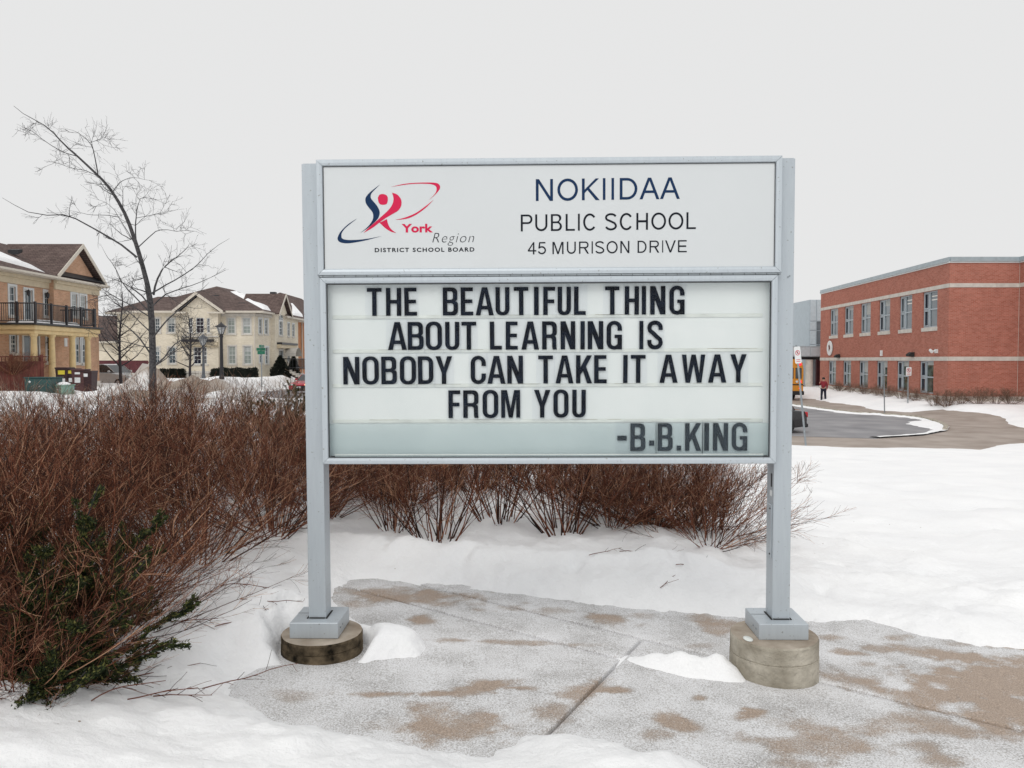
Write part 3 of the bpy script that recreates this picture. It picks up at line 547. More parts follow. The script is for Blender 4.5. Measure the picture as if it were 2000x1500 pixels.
# the glass reflection over the bottom row, put in as a pale translucent strip
def reflection_veil():
    m = bpy.data.materials.new("painted_glass_reflection"); m.use_nodes = True; t = m.node_tree; t.nodes.clear(); L = t.links.new
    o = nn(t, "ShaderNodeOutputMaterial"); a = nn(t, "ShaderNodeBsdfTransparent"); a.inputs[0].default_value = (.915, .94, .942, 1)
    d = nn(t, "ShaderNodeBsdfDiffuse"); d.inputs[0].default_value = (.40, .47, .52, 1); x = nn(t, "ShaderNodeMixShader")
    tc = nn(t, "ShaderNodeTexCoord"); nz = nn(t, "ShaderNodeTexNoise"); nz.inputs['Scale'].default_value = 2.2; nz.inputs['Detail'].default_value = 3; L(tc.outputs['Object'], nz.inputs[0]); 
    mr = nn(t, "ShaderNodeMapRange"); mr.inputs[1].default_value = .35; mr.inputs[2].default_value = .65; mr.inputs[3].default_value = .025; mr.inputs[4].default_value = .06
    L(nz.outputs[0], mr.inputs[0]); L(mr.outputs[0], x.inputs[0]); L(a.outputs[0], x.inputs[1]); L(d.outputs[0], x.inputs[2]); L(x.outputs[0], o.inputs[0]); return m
M['reflection_veil'] = reflection_veil()
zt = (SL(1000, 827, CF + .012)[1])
MB().box((gi[0] + .0036, CF + .0095, gi[2] + .0026), (gi[1] - .0036, CF + .012, zt)).build("reflection_strip", M['reflection_veil'], sign)
MB().box((gi[0] + .03, CF + .006, gi[2] + .012), (gi[1] - .03, CF + .0092, gi[2] + .0155)).build("lower_lip", M['track'], sign)
for x in (gi[0] + .008, gi[1] - .03): MB().bbox((x, CF + .005, gi[2] + .0032), (x + .022, CF + .0092, gi[2] + .008), .001).build("door_latch", M['dark'], sign)

# ---- letter glyphs (unit height, width w)
S_, B_ = .158, .135
def arc(cx, cy, rx, ry, a0, a1, n=6): return [(cx + rx * math.cos(math.radians(a0 + (a1 - a0) * i / n)), cy + ry * math.sin(math.radians(a0 + (a1 - a0) * i / n))) for i in range(n + 1)]
def rr_(x0, y0, x1, y1, bl, br, tr, tl):
    p = []; 
    for (cx, cy, r, a) in ((x0 + bl, y0 + bl, bl, 180), (x1 - br, y0 + br, br, 270), (x1 - tr, y1 - tr, tr, 0), (x0 + tl, y1 - tl, tl, 90)):
        p += arc(cx, cy, r, r, a, a + 90, 5) if r > 0 else [(cx, cy)]
    return p
def stroke(path, w):
    L_, R_ = [], []; n = len(path)
    for i, p in enumerate(path):
        a = path[max(i - 1, 0)]; b = path[min(i + 1, n - 1)]; dx, dy = b[0] - a[0], b[1] - a[1]; l = math.hypot(dx, dy); nx, ny = -dy / l, dx / l; ww = (w[i] if hasattr(w, '__len__') else w) / 2
        L_.append((p[0] + nx * ww, p[1] + ny * ww)); R_.append((p[0] - nx * ww, p[1] - ny * ww))
    return L_ + R_[::-1]
def glyph(c, w):
    S, B = S_, B_
    if c == 'I': return [[[(0, 0), (w, 0), (w, 1), (0, 1)]]]
    if c == '-' or c == '.': return [[[(0, 0), (w, 0), (w, 1), (0, 1)]]]
    if c == 'T': m = w / 2; return [[[(m - S / 2, 0), (m + S / 2, 0), (m + S / 2, 1 - B), (w, 1 - B), (w, 1), (0, 1), (0, 1 - B), (m - S / 2, 1 - B)]]]
    if c == 'H': return [[[(0, 0), (S, 0), (S, .44), (w - S, .44), (w - S, 0), (w, 0), (w, 1), (w - S, 1), (w - S, .57), (S, .57), (S, 1), (0, 1)]]]
    if c == 'E': return [[[(0, 0), (w, 0), (w, B), (S, B), (S, .44), (w * .93, .44), (w * .93, .57), (S, .57), (S, 1 - B), (w * .98, 1 - B), (w * .98, 1), (0, 1)]]]
    if c == 'F': return [[[(0, 0), (S, 0), (S, .42), (w * .93, .42), (w * .93, .555), (S, .555), (S, 1 - B), (w, 1 - B), (w, 1), (0, 1)]]]
    if c == 'L': return [[[(0, 0), (w, 0), (w, B), (S, B), (S, 1), (0, 1)]]]
    if c == 'N': q = w - 1.15 * S; return [[[(0, 0), (S, 0), (S, 1 - S / q), (q, 0), (w, 0), (w, 1), (w - S, 1), (w - S, S / q), (S * 1.15, 1), (0, 1)]]]
    thin = S < .14
    if thin and c == 'H': return [[[(0, 0), (S, 0), (S, .47), (w - S, .47), (w - S, 0), (w, 0), (w, 1), (w - S, 1), (w - S, .47 + B), (S, .47 + B), (S, 1), (0, 1)]]]
    if thin and c == 'O': return [[arc(w / 2, .5, w / 2, .515, 0, 345, 23), arc(w / 2, .5, w / 2 - S, .515 - S, 0, 345, 23)]]
    if thin and c == 'D': return [[[(0, 0)] + arc(w * .42, .5, w * .58, .5, -90, 90, 14) + [(0, 1)], [(S, B)] + arc(w * .42, .5, w * .58 - S, .5 - B, -90, 90, 14) + [(S, 1 - B)]]]
    if thin and c == 'U': return [[[(S, 1), (0, 1)] + arc(w / 2, w * .5, w / 2, w * .5, 180, 360, 12) + [(w, 1), (w - S, 1)] + arc(w / 2, w * .5, w / 2 - S, w * .5 - S, 0, -180, 12)]]
    if thin and c == 'A': k = S * 1.1; f = lambda y: k + (w / 2 - k) * y / .86; return [[[(0, 0), (k, 0), (f(.29), .29), (w - f(.29), .29), (w - k, 0), (w, 0), (w / 2 + S * .6, 1), (w / 2 - S * .6, 1)], [(f(.29 + B), .29 + B), (w / 2, .86), (w - f(.29 + B), .29 + B)]]]
    if thin and c == 'M': return [[[(0, 0), (S, 0), (S, .82), (w / 2 - S * .5, 0), (w / 2 + S * .5, 0), (w - S, .82), (w - S, 0), (w, 0), (w, 1), (w - S * 1.45, 1), (w / 2, .18), (S * 1.45, 1), (0, 1)]]]
    if c == 'V': return [[[(w / 2 - .55 * S, 0), (w / 2 + .55 * S, 0), (w, 1), (w - 1.1 * S, 1), (w / 2, .17), (1.1 * S, 1), (0, 1)]]]
    if c == '4': q = w * .60; return [[[(q, 0), (q + S, 0), (q + S, .24), (w, .24), (w, .24 + B), (q + S, .24 + B), (q + S, 1), (q + .02, 1), (0, .24 + B), (0, .24), (q, .24)], [(S * .95 + .02, .24 + B), (q, .24 + B), (q, .82)]]]
    if c == '5': return [[[(w * .14, 1), (w * .92, 1), (w * .92, 1 - B), (w * .14, 1 - B)]], [[(w * .12, 1 - B * .5), (w * .12 + S * .9, 1 - B * .5), (w * .02 + S, .48), (w * .02, .48)]], [stroke([(w * .06 + S * .4, .49)] + arc(w * .46, .335, w * .54 - S / 2, .335 - S / 2, 130, -160, 14), S)]]
    if thin and c in 'PR':
        r = .27; P_ = [[(0, 0), (S, 0), (S, .44), (w - r, .44)] + arc(w - r - .02, .72, r, .28, -90, 90, 10) + [(0, 1)], [(S, .44 + B)] + arc(w - r - .02, .72, r - S, .28 - B, -90, 90, 10) + [(S, 1 - B)]]
        return [P_] if c == 'P' else [P_, [[(w * .48, .46), (w * .48 + S * 1.3, .46), (w + .01, 0), (w - S * 1.15, 0)]]]
    if thin and c == 'B':
        return [[[(0, 0)] + arc(w - .28, .27, .28, .27, -90, 60, 9) + arc(w - .29, .77, .25, .23, -60, 90, 9) + [(0, 1)], [(S, B)] + arc(w - .29, .285, .28 - S, .285 - B, -90, 90, 9)[:] + [(S, .57 - B + B * 0)], [(S, .57)] + arc(w - .30, .735, .25 - S, .165, -90, 90, 8) + [(S, .90)]]]
    if thin and c == 'C': return [[stroke(arc(w / 2, .5, w / 2 - S / 2, .515 - S / 2, 38, 322, 24), S)]]
    if thin and c == 'S':
        rx = w / 2 - S / 2; return [[stroke(arc(w / 2, .755, rx, .26 - S / 2, 20, 200, 10) + [(w * .18, .62), (w * .5, .525), (w * .8, .42)] + arc(w / 2, .255, rx, .27 - S / 2, 10, -165, 10), S)]]
    if thin and c == 'K': return [[[(0, 0), (S, 0), (S, .33), (S + .13, .47), (w - S * 1.3, 0), (w + .02, 0), (S + .21, .56), (w - .02, 1), (w - S * 1.35, 1), (S, .49), (S, 1), (0, 1)]]]
    if c == 'M': return [[[(0, 0), (S * .9, 0), (S * .9, .72), (w / 2 - .07, 0), (w / 2 + .07, 0), (w - S * .9, .72), (w - S * .9, 0), (w, 0), (w, 1), (w - S * 1.35, 1), (w / 2, .33), (S * 1.35, 1), (0, 1)]]]
    if c == 'W': q = w / 4; return [[[(q - .075, 0), (q + .085, 0), (w / 2, .66), (w - q - .085, 0), (w - q + .075, 0), (w, 1), (w - S * 1.0, 1), (w - q - .005, .33), (w / 2 + .075, 1), (w / 2 - .075, 1), (q + .005, .33), (S * 1.0, 1), (0, 1)]]]
    if c == 'A':
        k = S * 1.08; f = lambda y: k + (w / 2 - k) * y / .84
        return [[[(0, 0), (k, 0), (f(.21), .21), (w - f(.21), .21), (w - k, 0), (w, 0), (w / 2 + S * .62, 1), (w / 2 - S * .62, 1)], [(f(.34) , .34), (w / 2, .80), (w - f(.34), .34)]]]
    if c == 'Y': m = w / 2; return [[[(m - S / 2, 0), (m + S / 2, 0), (m + S / 2, .40), (w, 1), (w - S * 1.12, 1), (m, .60), (S * 1.12, 1), (0, 1), (m - S / 2, .40)]]]
    if c == 'K': return [[[(0, 0), (S, 0), (S, .30), (S + .09, .44), (w - S * 1.15, 0), (w, 0), (S + .20, .60), (w - .01, 1), (w - S * 1.2, 1), (S, .57), (S, 1), (0, 1)]]]
    if c == 'O': return [[rr_(0, -.01, w, 1.01, *[w * .44] * 4), rr_(S, B - .02, w - S, 1 - B + .02, *[(w / 2 - S) * .95] * 4)]]
    if c == 'D': return [[rr_(0, 0, w, 1, 0, .24, .24, 0), rr_(S, B, w - S, 1 - B, 0, .10, .10, 0)]]
    if c == 'U': return [[[(S, 1), (0, 1)] + arc(w * .44, w * .44, w * .44, w * .45, 180, 270, 6) + arc(w - w * .44, w * .44, w * .44, w * .45, 270, 360, 6) + [(w, 1), (w - S, 1)] + arc(w - S - .09, B + .07, .09, .09, 0, -90, 4) + arc(S + .09, B + .07, .09, .09, 270, 180, 4)]]
    if c == 'B':
        r = .17; return [[[(0, 0)] + arc(w - r, r, r, r, 270, 360, 5) + [(w, .37)] + arc(w - .10, .42, .10, .09, 0, 80, 3) + arc(w - .12, .60, .10, .09, 280, 360, 3) + arc(w - .02 - r, 1 - r, r, r, 0, 90, 5) + [(0, 1)], rr_(S, B, w - S, .44, 0, .08, .08, 0), rr_(S, .565, w - S - .02, 1 - B, 0, .08, .08, 0)]]
    if c == 'R':
        r = .18; return [[[(0, 0), (S, 0), (S, .41), (w - S - .08, .41)] + arc(w - S - .08, .33, .07, .08, 90, 0, 3) + [(w - S - .01, .1), (w - S + .01, 0), (w, 0), (w - .015, .08), (w - .02, .36)] + arc(w - .10, .40, .08, .08, 0, 70, 3) + arc(w - .12, .58, .12, .10, 290, 360, 3) + arc(w - r, 1 - r, r, r, 0, 90, 5) + [(0, 1)], rr_(S, .535, w - S, 1 - B, 0, .08, .08, 0)]]
    ctr = lambda a0, a1, cy, n=7: arc(w / 2, cy, w / 2 - S / 2, .22, a0, a1, n)
    if c == 'C':
        p = [(w - S / 2, .64), (w - S / 2, .76)] + arc(w / 2, .76, w / 2 - S / 2, .185, 0, 180, 8)[1:] + [(S / 2, .5)] + arc(w / 2, .24, w / 2 - S / 2, .185, 180, 360, 8) + [(w - S / 2, .37)]
        return [[stroke(p, [S, S] + [S - (S - B) * math.sin(PI * i / 8) for i in range(1, 9)] + [S] + [S - (S - B) * math.sin(PI * i / 8) for i in range(9)] + [S])]]
    if c == 'G':
        p = [(w - S / 2, .66), (w - S / 2, .76)] + arc(w / 2, .76, w / 2 - S / 2, .185, 0, 180, 8)[1:] + [(S / 2, .5)] + arc(w / 2, .24, w / 2 - S / 2, .185, 180, 330, 8)
        return [[stroke(p, [S, S] + [S - (S - B) * math.sin(PI * i / 8) for i in range(1, 9)] + [S] + [S - (S - B) * math.sin(PI * i / 9) for i in range(9)])], [[(w * .52, .40), (w - S, .40), (w - S * .98, 0.0), (w, 0.0), (w, .52), (w * .52, .52)]]]
    if c == 'S':
        p = [(w - S / 2, .68), (w - S / 2 - .002, .76)] + arc(w / 2, .77, w / 2 - S / 2, .17, 5, 185, 8) + [(S / 2 + .02, .66), (w * .42, .55), (w * .58, .455), (w - S / 2 - .02, .34)] + arc(w / 2, .23, w / 2 - S / 2, .17, -5 + 10, -185, 8) + [(S / 2, .33)]
        return [[stroke(p, S * .93)]]
rows = [("TH E|B E A U T I F U L|T H I N G", [(717, 745), (754, 783), (790, 814), (865, 894), (900, 924), (929, 964), (968, 995), (1004, 1032), (1043, 1052), (1061, 1084), (1089, 1115), (1121, 1144), (1182, 1210), (1220, 1248), (1253.5, 1262), (1270, 1300), (1307.5, 1337.5)], (717, 562.5, 617), (1337, 558.3, 614)),
        ("ABOUTLEARNINGIS", [(758, 794), (796.6, 827), (831.7, 863), (869.5, 896.7), (901.4, 929.7), (957, 980), (987.7, 1011), (1018.4, 1052.7), (1059, 1087.6), (1095, 1123.7), (1133.5, 1142), (1148, 1178.5), (1184.6, 1214.8), (1248.7, 1256.7), (1264, 1295)], (758, 629, 683.6), (1295, 626.5, 682)),
        ("NOBODYCANTAKEITAWAY", [(670.6, 701.3), (708, 739.5), (745, 774.6), (781, 812), (816.7, 846), (851, 883), (919.3, 948.7), (952, 987), (991, 1021.5), (1051.4, 1080), (1085, 1120), (1125, 1156.5), (1160.5, 1185), (1217, 1225.7), (1232, 1261), (1288, 1323.7), (1331.7, 1377.8), (1383, 1419), (1426, 1458.6)], (670, 697, 751), (1458, 691.6, 746.7)),
        ("FROMYOU", [(876, 898.8), (905, 934.4), (942.7, 973), (979, 1015.8), (1043, 1074.8), (1081, 1110.4), (1117.6, 1144)], (876, 762.5, 816.5), (1144, 761, 815)),
        ("-B.B.KING", [(1205.8, 1224), (1231, 1260.6), (1268, 1278), (1284.5, 1314), (1321.6, 1330.3), (1338, 1369.8), (1375.4, 1385), (1392.3, 1422.3), (1429, 1460)], (1205, 827, 881), (1460, 826, 880))]
LY = BP - .0085
rl = random.Random(5)
for text, xs, l, r in rows:
    chs = [c for c in text if c not in ' |']
    for k, (c, (a, b)) in enumerate(zip(chs, xs)):
        t = (a - l[0]) / (r[0] - l[0]); y0 = l[1] + (r[1] - l[1]) * t; y1 = l[2] + (r[2] - l[2]) * t
        Y0, Y1 = y0, y1
        if c == '-': y0, y1 = 851, 860.5
        if c == '.' and k == 2: y0, y1 = 860.5, 870.5
        if c == '.' and k == 4: y0, y1 = 870.3, 880
        (xa, za), (xb, zb_) = SL(a, y1, LY), SL(b, y0, LY); h = zb_ - za; w = (xb - xa) / h
        xf = Matrix.Translation((xa, 0, za)) @ Euler((0, math.radians(rl.uniform(-.35, .35)), 0)).to_matrix().to_4x4() @ Matrix.Diagonal((h, 1, h, 1))
        (_, zA), (_, zB) = SL(a, Y1 + 7, LY), SL(a, Y0 - 5, LY)
        pad = .007 + .004 * rl.random(); dy = .0006 * rl.random()
        tl = MB().box((xa - pad, BP - .0066 - dy, zA), (xb + pad, BP - .0054 - dy, zB)).build("letter_tile", M['tile'], sign)
        tl['label'] = "clear tile with black %s" % {'-': 'dash', '.': 'full stop'}.get(c, 'letter ' + c)
        mb = MB()
        for gi_, cont in enumerate(glyph(c, w)): mb.shape(cont, LY + .0001 - gi_ * .0002, LY + .0012 - gi_ * .0002, xf)
        mb.build("printed_letter", M['black'], tl)

# ---- header print
PY = CF + .0120
def text_mesh(s, px0, px1, ytop, ybot, mt, name, bold=0.0, shear=0.0, space=1.0, slope=0.0, label=None):
    cu = bpy.data.curves.new("t", 'FONT'); cu.body = s; cu.offset = bold; cu.shear = shear; cu.space_character = space; cu.resolution_u = 4; cu.size = 1
    ob = bpy.data.objects.new("t", cu); COL.objects.link(ob); dg = bpy.context.evaluated_depsgraph_get(); me = bpy.data.meshes.new_from_object(ob.evaluated_get(dg))
    bpy.data.objects.remove(ob); bpy.data.curves.remove(cu)
    co = np.empty(len(me.vertices) * 3, np.float32); me.vertices.foreach_get("co", co); co = co.reshape(-1, 3)
    x0, x1 = co[:, 0].min(), co[:, 0].max(); capy = co[:, 1].max()
    lo = 0.0 if name != 'descender' else 0
    A = SL(px0, ybot, PY); Bq = SL(px1, ytop, PY)
    sx = (Bq[0] - A[0]) / (x1 - x0); sz = (Bq[1] - A[1]) / capy
    n = np.stack([A[0] + (co[:, 0] - x0) * sx, np.full(len(co), PY - .0004), A[1] + co[:, 1] * sz + slope * (co[:, 0] - x0) * sx], 1)
    me.vertices.foreach_set("co", n.astype(np.float32).ravel()); me.update(); me.materials.clear(); o = link("lettering", me, mt, sign); o['label'] = label or ("printed words " + s); return o
def print_line(txt, xs, s, l, r, mt, lab):    # separate printed letters, measured on the photo crop
    global S_, B_
    k0 = (S_, B_); S_, B_ = s
    for k, (c, (a, b_)) in enumerate(zip(txt.replace(' ', ''), xs)):
        t = (a - l[0]) / (r[0] - l[0]); y0 = l[1] + (r[1] - l[1]) * t; y1 = l[2] + (r[2] - l[2]) * t; cv = lambda x, y: (980 + x / 3.3333, 290 + y / 3.3333)
        (xa, za), (xb, zb_) = SL(*cv(a, y1), PY), SL(*cv(b_, y0), PY); h = zb_ - za; w = (xb - xa) / h; mb = MB()
        for gi_, cont in enumerate(glyph(c, w)): mb.shape(cont, PY - .0006 - gi_ * .00015, PY - .0001 - gi_ * .00015, Matrix.Translation((xa, 0, za)) @ Matrix.Diagonal((h, 1, h, 1)))
        mb.build("printed_letter", mt, sign)['label'] = lab + c
    S_, B_ = k0
print_line("NOKIIDAA", [(222, 333), (362, 496), (522, 635), (658, 675), (714, 731), (768, 883), (897, 1027), (1030, 1160)], (.127, .12), (222, 199, 342), (1160, 186, 327), M['navy'], "large navy letter ")
print_line("PUBLIC SCHOOL", [(124, 202), (218, 297), (320, 392), (416, 476), (496, 508), (530, 617), (672, 750), (768, 855), (876, 952), (973, 1070), (1085, 1183), (1202, 1264)], (.12, .108), (124, 430, 540), (1264, 414, 524), M['ink'], "dark letter ")
print_line("45 MURISON DRIVE", [(170, 225), (237, 288), (330, 402), (424, 482), (503, 567), (585, 593), (608, 668), (682, 755), (772, 831), (884, 943), (962, 1025), (1044, 1051), (1063, 1133), (1147, 1205)], (.118, .108), (170, 610, 690), (1205, 596, 675), M['ink'], "small dark letter ")
text_mesh("York", 784.5, 845.5, 437, 453.5, M['crimson'], "a", .035, space=1.02, label="red printed word York")
text_mesh("Region", 844.5, 926, 454.5, 474, M['ink'], "a", -.018, .28, 1.12)
text_mesh("DISTRICT SCHOOL BOARD", 732, 926.5, 483, 492.3, M['ink'], "a", .028, space=1.25)
def cr2px(l): return [SL(580 + x / 4, 290 + y / 4, PY) for x, y in l]
def spl(pts, n=5):                          # Catmull-Rom closed outline through traced points; sharp where doubled
    o = []; N = len(pts)
    for i in range(N - 1):
        p0 = pts[max(i - 1, 0)]; p1 = pts[i]; p2 = pts[i + 1]; p3 = pts[min(i + 2, N - 1)]
        for k in range(n):
            t = k / n; o.append(tuple(.5 * (2 * p1[j] + (p2[j] - p0[j]) * t + (2 * p0[j] - 5 * p1[j] + 4 * p2[j] - p3[j]) * t * t + (3 * p1[j] - p0[j] - 3 * p2[j] + p3[j]) * t ** 3) for j in (0, 1)))
    return o
def emblem(sides, mt, nm):
    out_ = []
    for s in sides: out_ += spl(s)
    MB().shape([cr2px(out_)], PY - .0005, PY - .0001).build(nm, mt, sign)
emblem([[(647, 283), (600, 318), (558, 355), (536, 388), (538, 425), (560, 460), (588, 495), (596, 525), (590, 560), (562, 602), (528, 634), (492, 662)], [(492, 662), (545, 628), (592, 590), (632, 548), (646, 510), (643, 482), (625, 447), (598, 415), (578, 388), (577, 362), (592, 338), (647, 283)]], M['navy'], "emblem_blue_figure")
emblem([[(632, 385), (645, 362), (672, 356), (700, 366), (710, 390), (705, 425), (690, 438), (655, 438), (638, 420), (632, 385)]], M['crimson'], "emblem_head")
emblem([[(743, 346), (780, 358), (808, 388), (817, 420), (811, 455), (788, 487), (740, 516), (690, 546), (640, 582), (590, 620), (520, 660)], [(520, 660), (562, 618), (612, 575), (662, 530), (706, 490), (735, 455), (751, 420), (754, 385), (743, 346)]], M['crimson'], "emblem_red_figure")
emblem([[(645, 580), (702, 552)], [(702, 552), (715, 598), (738, 632), (775, 660)], [(775, 660), (735, 650), (690, 622), (645, 580)]], M['crimson'], "emblem_foot")
emblem([[(735, 300), (820, 280), (900, 270), (1000, 266), (1080, 268), (1110, 281), (1118, 302), (1108, 328), (1070, 370), (1028, 403)], [(1028, 403), (1060, 375), (1084, 345), (1091, 318), (1086, 297), (1068, 285), (1030, 277), (950, 275), (860, 281), (735, 300)]], M['crimson'], "emblem_upper_swoosh")
emblem([[(1067, 402), (1005, 464), (935, 515), (870, 545), (805, 556), (768, 554)], [(768, 554), (810, 549), (870, 530), (935, 500), (1003, 452), (1067, 402)]], M['crimson'], "emblem_middle_swoosh")
emblem([[(470, 547), (400, 592), (345, 645), (319, 692), (321, 718), (342, 734), (390, 741), (455, 734), (545, 716), (660, 685)], [(660, 685), (560, 704), (465, 714), (392, 714), (355, 704), (347, 685), (353, 655), (385, 615), (470, 547)]], M['navy'], "emblem_lower_swoosh")

# ---- footings
def footing(cx, cy, r, z0, z1, mt, rim, label):
    n = 40; rw = random.Random(int(cx * 100)); vs = []; zm = z0 * .42 + z1 * .58; rings = [(z0 - .15, 1.0), (zm - .004, 1.0), (zm - .001, .972), (zm + .003, .992), (z1 - .010, .995), (z1, .975)]
    for z, f in rings:
        for k in range(n):
            q = 2 * PI * k / n; rr3 = r * f * (1 + .022 * float(fbm(math.cos(q) * 3 + cx, math.sin(q) * 3 + z * 9, 3))); vs.append((cx + rr3 * math.cos(q), cy + rr3 * math.sin(q), z))
    fs = [(i * n + k, i * n + (k + 1) % n, (i + 1) * n + (k + 1) % n, (i + 1) * n + k) for i in range(len(rings) - 1) for k in range(n)] + [tuple(range(5 * n, 6 * n))]
    root = empty("concrete_footing", (cx, cy, z0), label, "footing", "round footings under the sign posts")
    MB().add(vs, fs[:-1]).build("footing_side", mt, root); top = MB().add(vs[5 * n:], [tuple(range(n))]).build("footing_top", rim, root)
    return root
M['rim'] = mat("damp_footing_top", (.34, .27, .20), .8, var=.3, scale=7, bump=.4, c2=(.48, .42, .35))
pc = SM @ Vector((-SX + .046, .067, .15)); fl = footing(pc.x + .015, pc.y - .02, .215, .02, pc.z, M['concdark'], M['rim'], "low dark stained round concrete footing partly sunk in snow")
pc = SM @ Vector((SX - .046, .067, .15)); fr_ = footing(pc.x - .03, pc.y - .03, .225, -.06, pc.z, M['conc'], M['rim'], "taller pale tan round concrete footing standing clear of the slab")
mb = MB(); mb.ell((pc.x - .19, pc.y - .11, pc.z + .002), (.024, .042, .004), 14, 6); mb.build("ice_patch", M['track'], fr_, smooth=True)
# ------------------------------------------------------------------ buildings
M['orangebrick'] = brick_mat("orange_brick", (.53, .29, .18), (.63, .37, .24), (.55, .45, .34), patch=.2)
M['creambrick'] = brick_mat("cream_brick", (.68, .61, .48), (.78, .71, .58), (.70, .65, .56), patch=.12)
M['redbrick'] = brick_mat("red_brown_brick", (.37, .115, .078), (.48, .180, .132), (.42, .25, .20), patch=.12, ms=.009)
M['rustbrick'] = brick_mat("rust_brick", (.50, .19, .08), (.58, .25, .11), (.5, .35, .25), patch=.15)
M['shingle'] = shingle_mat("brown_shingles", (.12, .085, .078), (.17, .125, .112))
M['cornice'] = mat("cream_trim", (.62, .53, .38), .7, var=.08)
M['column'] = mat("yellow_column_paint", (.66, .50, .26), .6, var=.1)
M['stone'] = mat("pale_limestone", (.60, .57, .52), .85, var=.12, scale=3)
M['fascia'] = mat("cream_fascia", (.62, .57, .49), .5, var=.06)
M['coping'] = mat("grey_coping_metal", (.38, .44, .47), .4, .2, var=.1)
M['curtain'] = mat("pale_blind", (.42, .44, .43), .8, var=.1)
M['cladding'] = mat("blue_grey_cladding", (.52, .59, .63), .35, .1, var=.08)
M['fence'] = mat("red_brown_stained_wood", (.12, .028, .018), .75, var=.35, scale=2, c2=(.18, .05, .035))
M['plum'] = mat("plum_stained_wood", (.10, .022, .028), .75, var=.3, scale=2)

class Wall:                               # straight wall seen from its outer side; s along, d outward
    def __init__(s, p0, p1): s.o = Vector((*p0, 0)); e = Vector((*p1, 0)) - s.o; s.L = e.length; s.t = e.normalized(); s.n = Vector((s.t.y, -s.t.x, 0))
    def p(s, a, z, d=0): return s.o + s.t * a + s.n * d + Vector((0, 0, z))
    def box(s, mb, a0, a1, z0, z1, d0, d1):
        v = [s.p(a, z, d) for z in (z0, z1) for a, d in ((a0, d0), (a1, d0), (a1, d1), (a0, d1))]
        return mb.add(v, [(0, 1, 2, 3), (7, 6, 5, 4), (0, 4, 5, 1), (1, 5, 6, 2), (2, 6, 7, 3), (3, 7, 4, 0)])
    def wall(s, mb, z0, z1, holes=(), th=.25, a0=0, a1=None):
        a1 = s.L if a1 is None else a1
        A = sorted({a0, a1} | {h[0] for h in holes} | {h[1] for h in holes}); Zs = sorted({z0, z1} | {h[2] for h in holes} | {h[3] for h in holes})
        for i in range(len(A) - 1):
            for j in range(len(Zs) - 1):
                ca, cz = (A[i] + A[i + 1]) / 2, (Zs[j] + Zs[j + 1]) / 2
                if any(h[0] < ca < h[1] and h[2] < cz < h[3] for h in holes): continue
                mb.add([s.p(A[i], Zs[j]), s.p(A[i + 1], Zs[j]), s.p(A[i + 1], Zs[j + 1]), s.p(A[i], Zs[j + 1])], [(0, 1, 2, 3)])
        for h in holes:
            c = [(h[0], h[2]), (h[1], h[2]), (h[1], h[3]), (h[0], h[3])]
            for (q, r) in zip(c, c[1:] + c[:1]): mb.add([s.p(q[0], q[1]), s.p(r[0], r[1]), s.p(r[0], r[1], -th), s.p(q[0], q[1], -th)], [(0, 1, 2, 3)])
def sash(w, par, a0, a1, z0, z1, fr='winframe', pane='pane', cols=2, rows=(3, 3), trim=None, sill='stone', fw=.06, blind=None, name="window", deep=.10, grid=True, midrail=True):
    mb = MB(); d0, d1 = -deep, -deep + .06
    w.box(mb, a0, a0 + fw, z0, z1, d0, d1); w.box(mb, a1 - fw, a1, z0, z1, d0, d1); w.box(mb, a0 + fw, a1 - fw, z0, z0 + fw, d0, d1); w.box(mb, a0 + fw, a1 - fw, z1 - fw, z1, d0, d1)
    zm = (z0 + z1) / 2
    if midrail: w.box(mb, a0 + fw, a1 - fw, zm - .03, zm + .03, d0, d1 - .01)
    o = mb.build(name, M[fr], par)
    mb = MB(); w.box(mb, a0 + fw * .5, a1 - fw * .5, z0 + fw * .5, z1 - fw * .5, d0 + .010, d0 + .016); mb.build("pane", M[pane], o)
    if grid:
        mb = MB(); g = .012
        for k in range(1, cols): x = a0 + fw + (a1 - a0 - 2 * fw) * k / cols; w.box(mb, x - g, x + g, z0 + fw, z1 - fw, d0 + .02, d0 + .032)
        n = rows[0] + rows[1]
        for k in range(1, n):
            if k == rows[1] and midrail: continue
            z = z0 + fw + (z1 - z0 - 2 * fw) * k / n; w.box(mb, a0 + fw, a1 - fw, z - g, z + g, d0 + .021, d0 + .031)
        q = mb.build("glazing_grid", M[fr], o); q['kind'] = 'stuff'
    if blind:
        mb = MB(); w.box(mb, a0 + fw, a1 - fw, z0 + fw + (z1 - z0) * (1 - blind), z1 - fw, d0 + .0165, d0 + .0175); mb.build("blind", M['curtain'], o)
    if trim:
        tw = .13; mb = MB()
        w.box(mb, a0 - tw, a0, z0, z1 + tw, -.02, .035); w.box(mb, a1, a1 + tw, z0, z1 + tw, -.02, .035); w.box(mb, a0 - .0, a1 + .0, z1, z1 + tw, -.02, .034)
        mb.build("surround", M[trim], o)
    if sill:
        mb = MB(); w.box(mb, a0 - .16, a1 + .16, z0 - .14, z0 - .002, -.05, .07); mb.build("sill", M[sill], o)
    return o

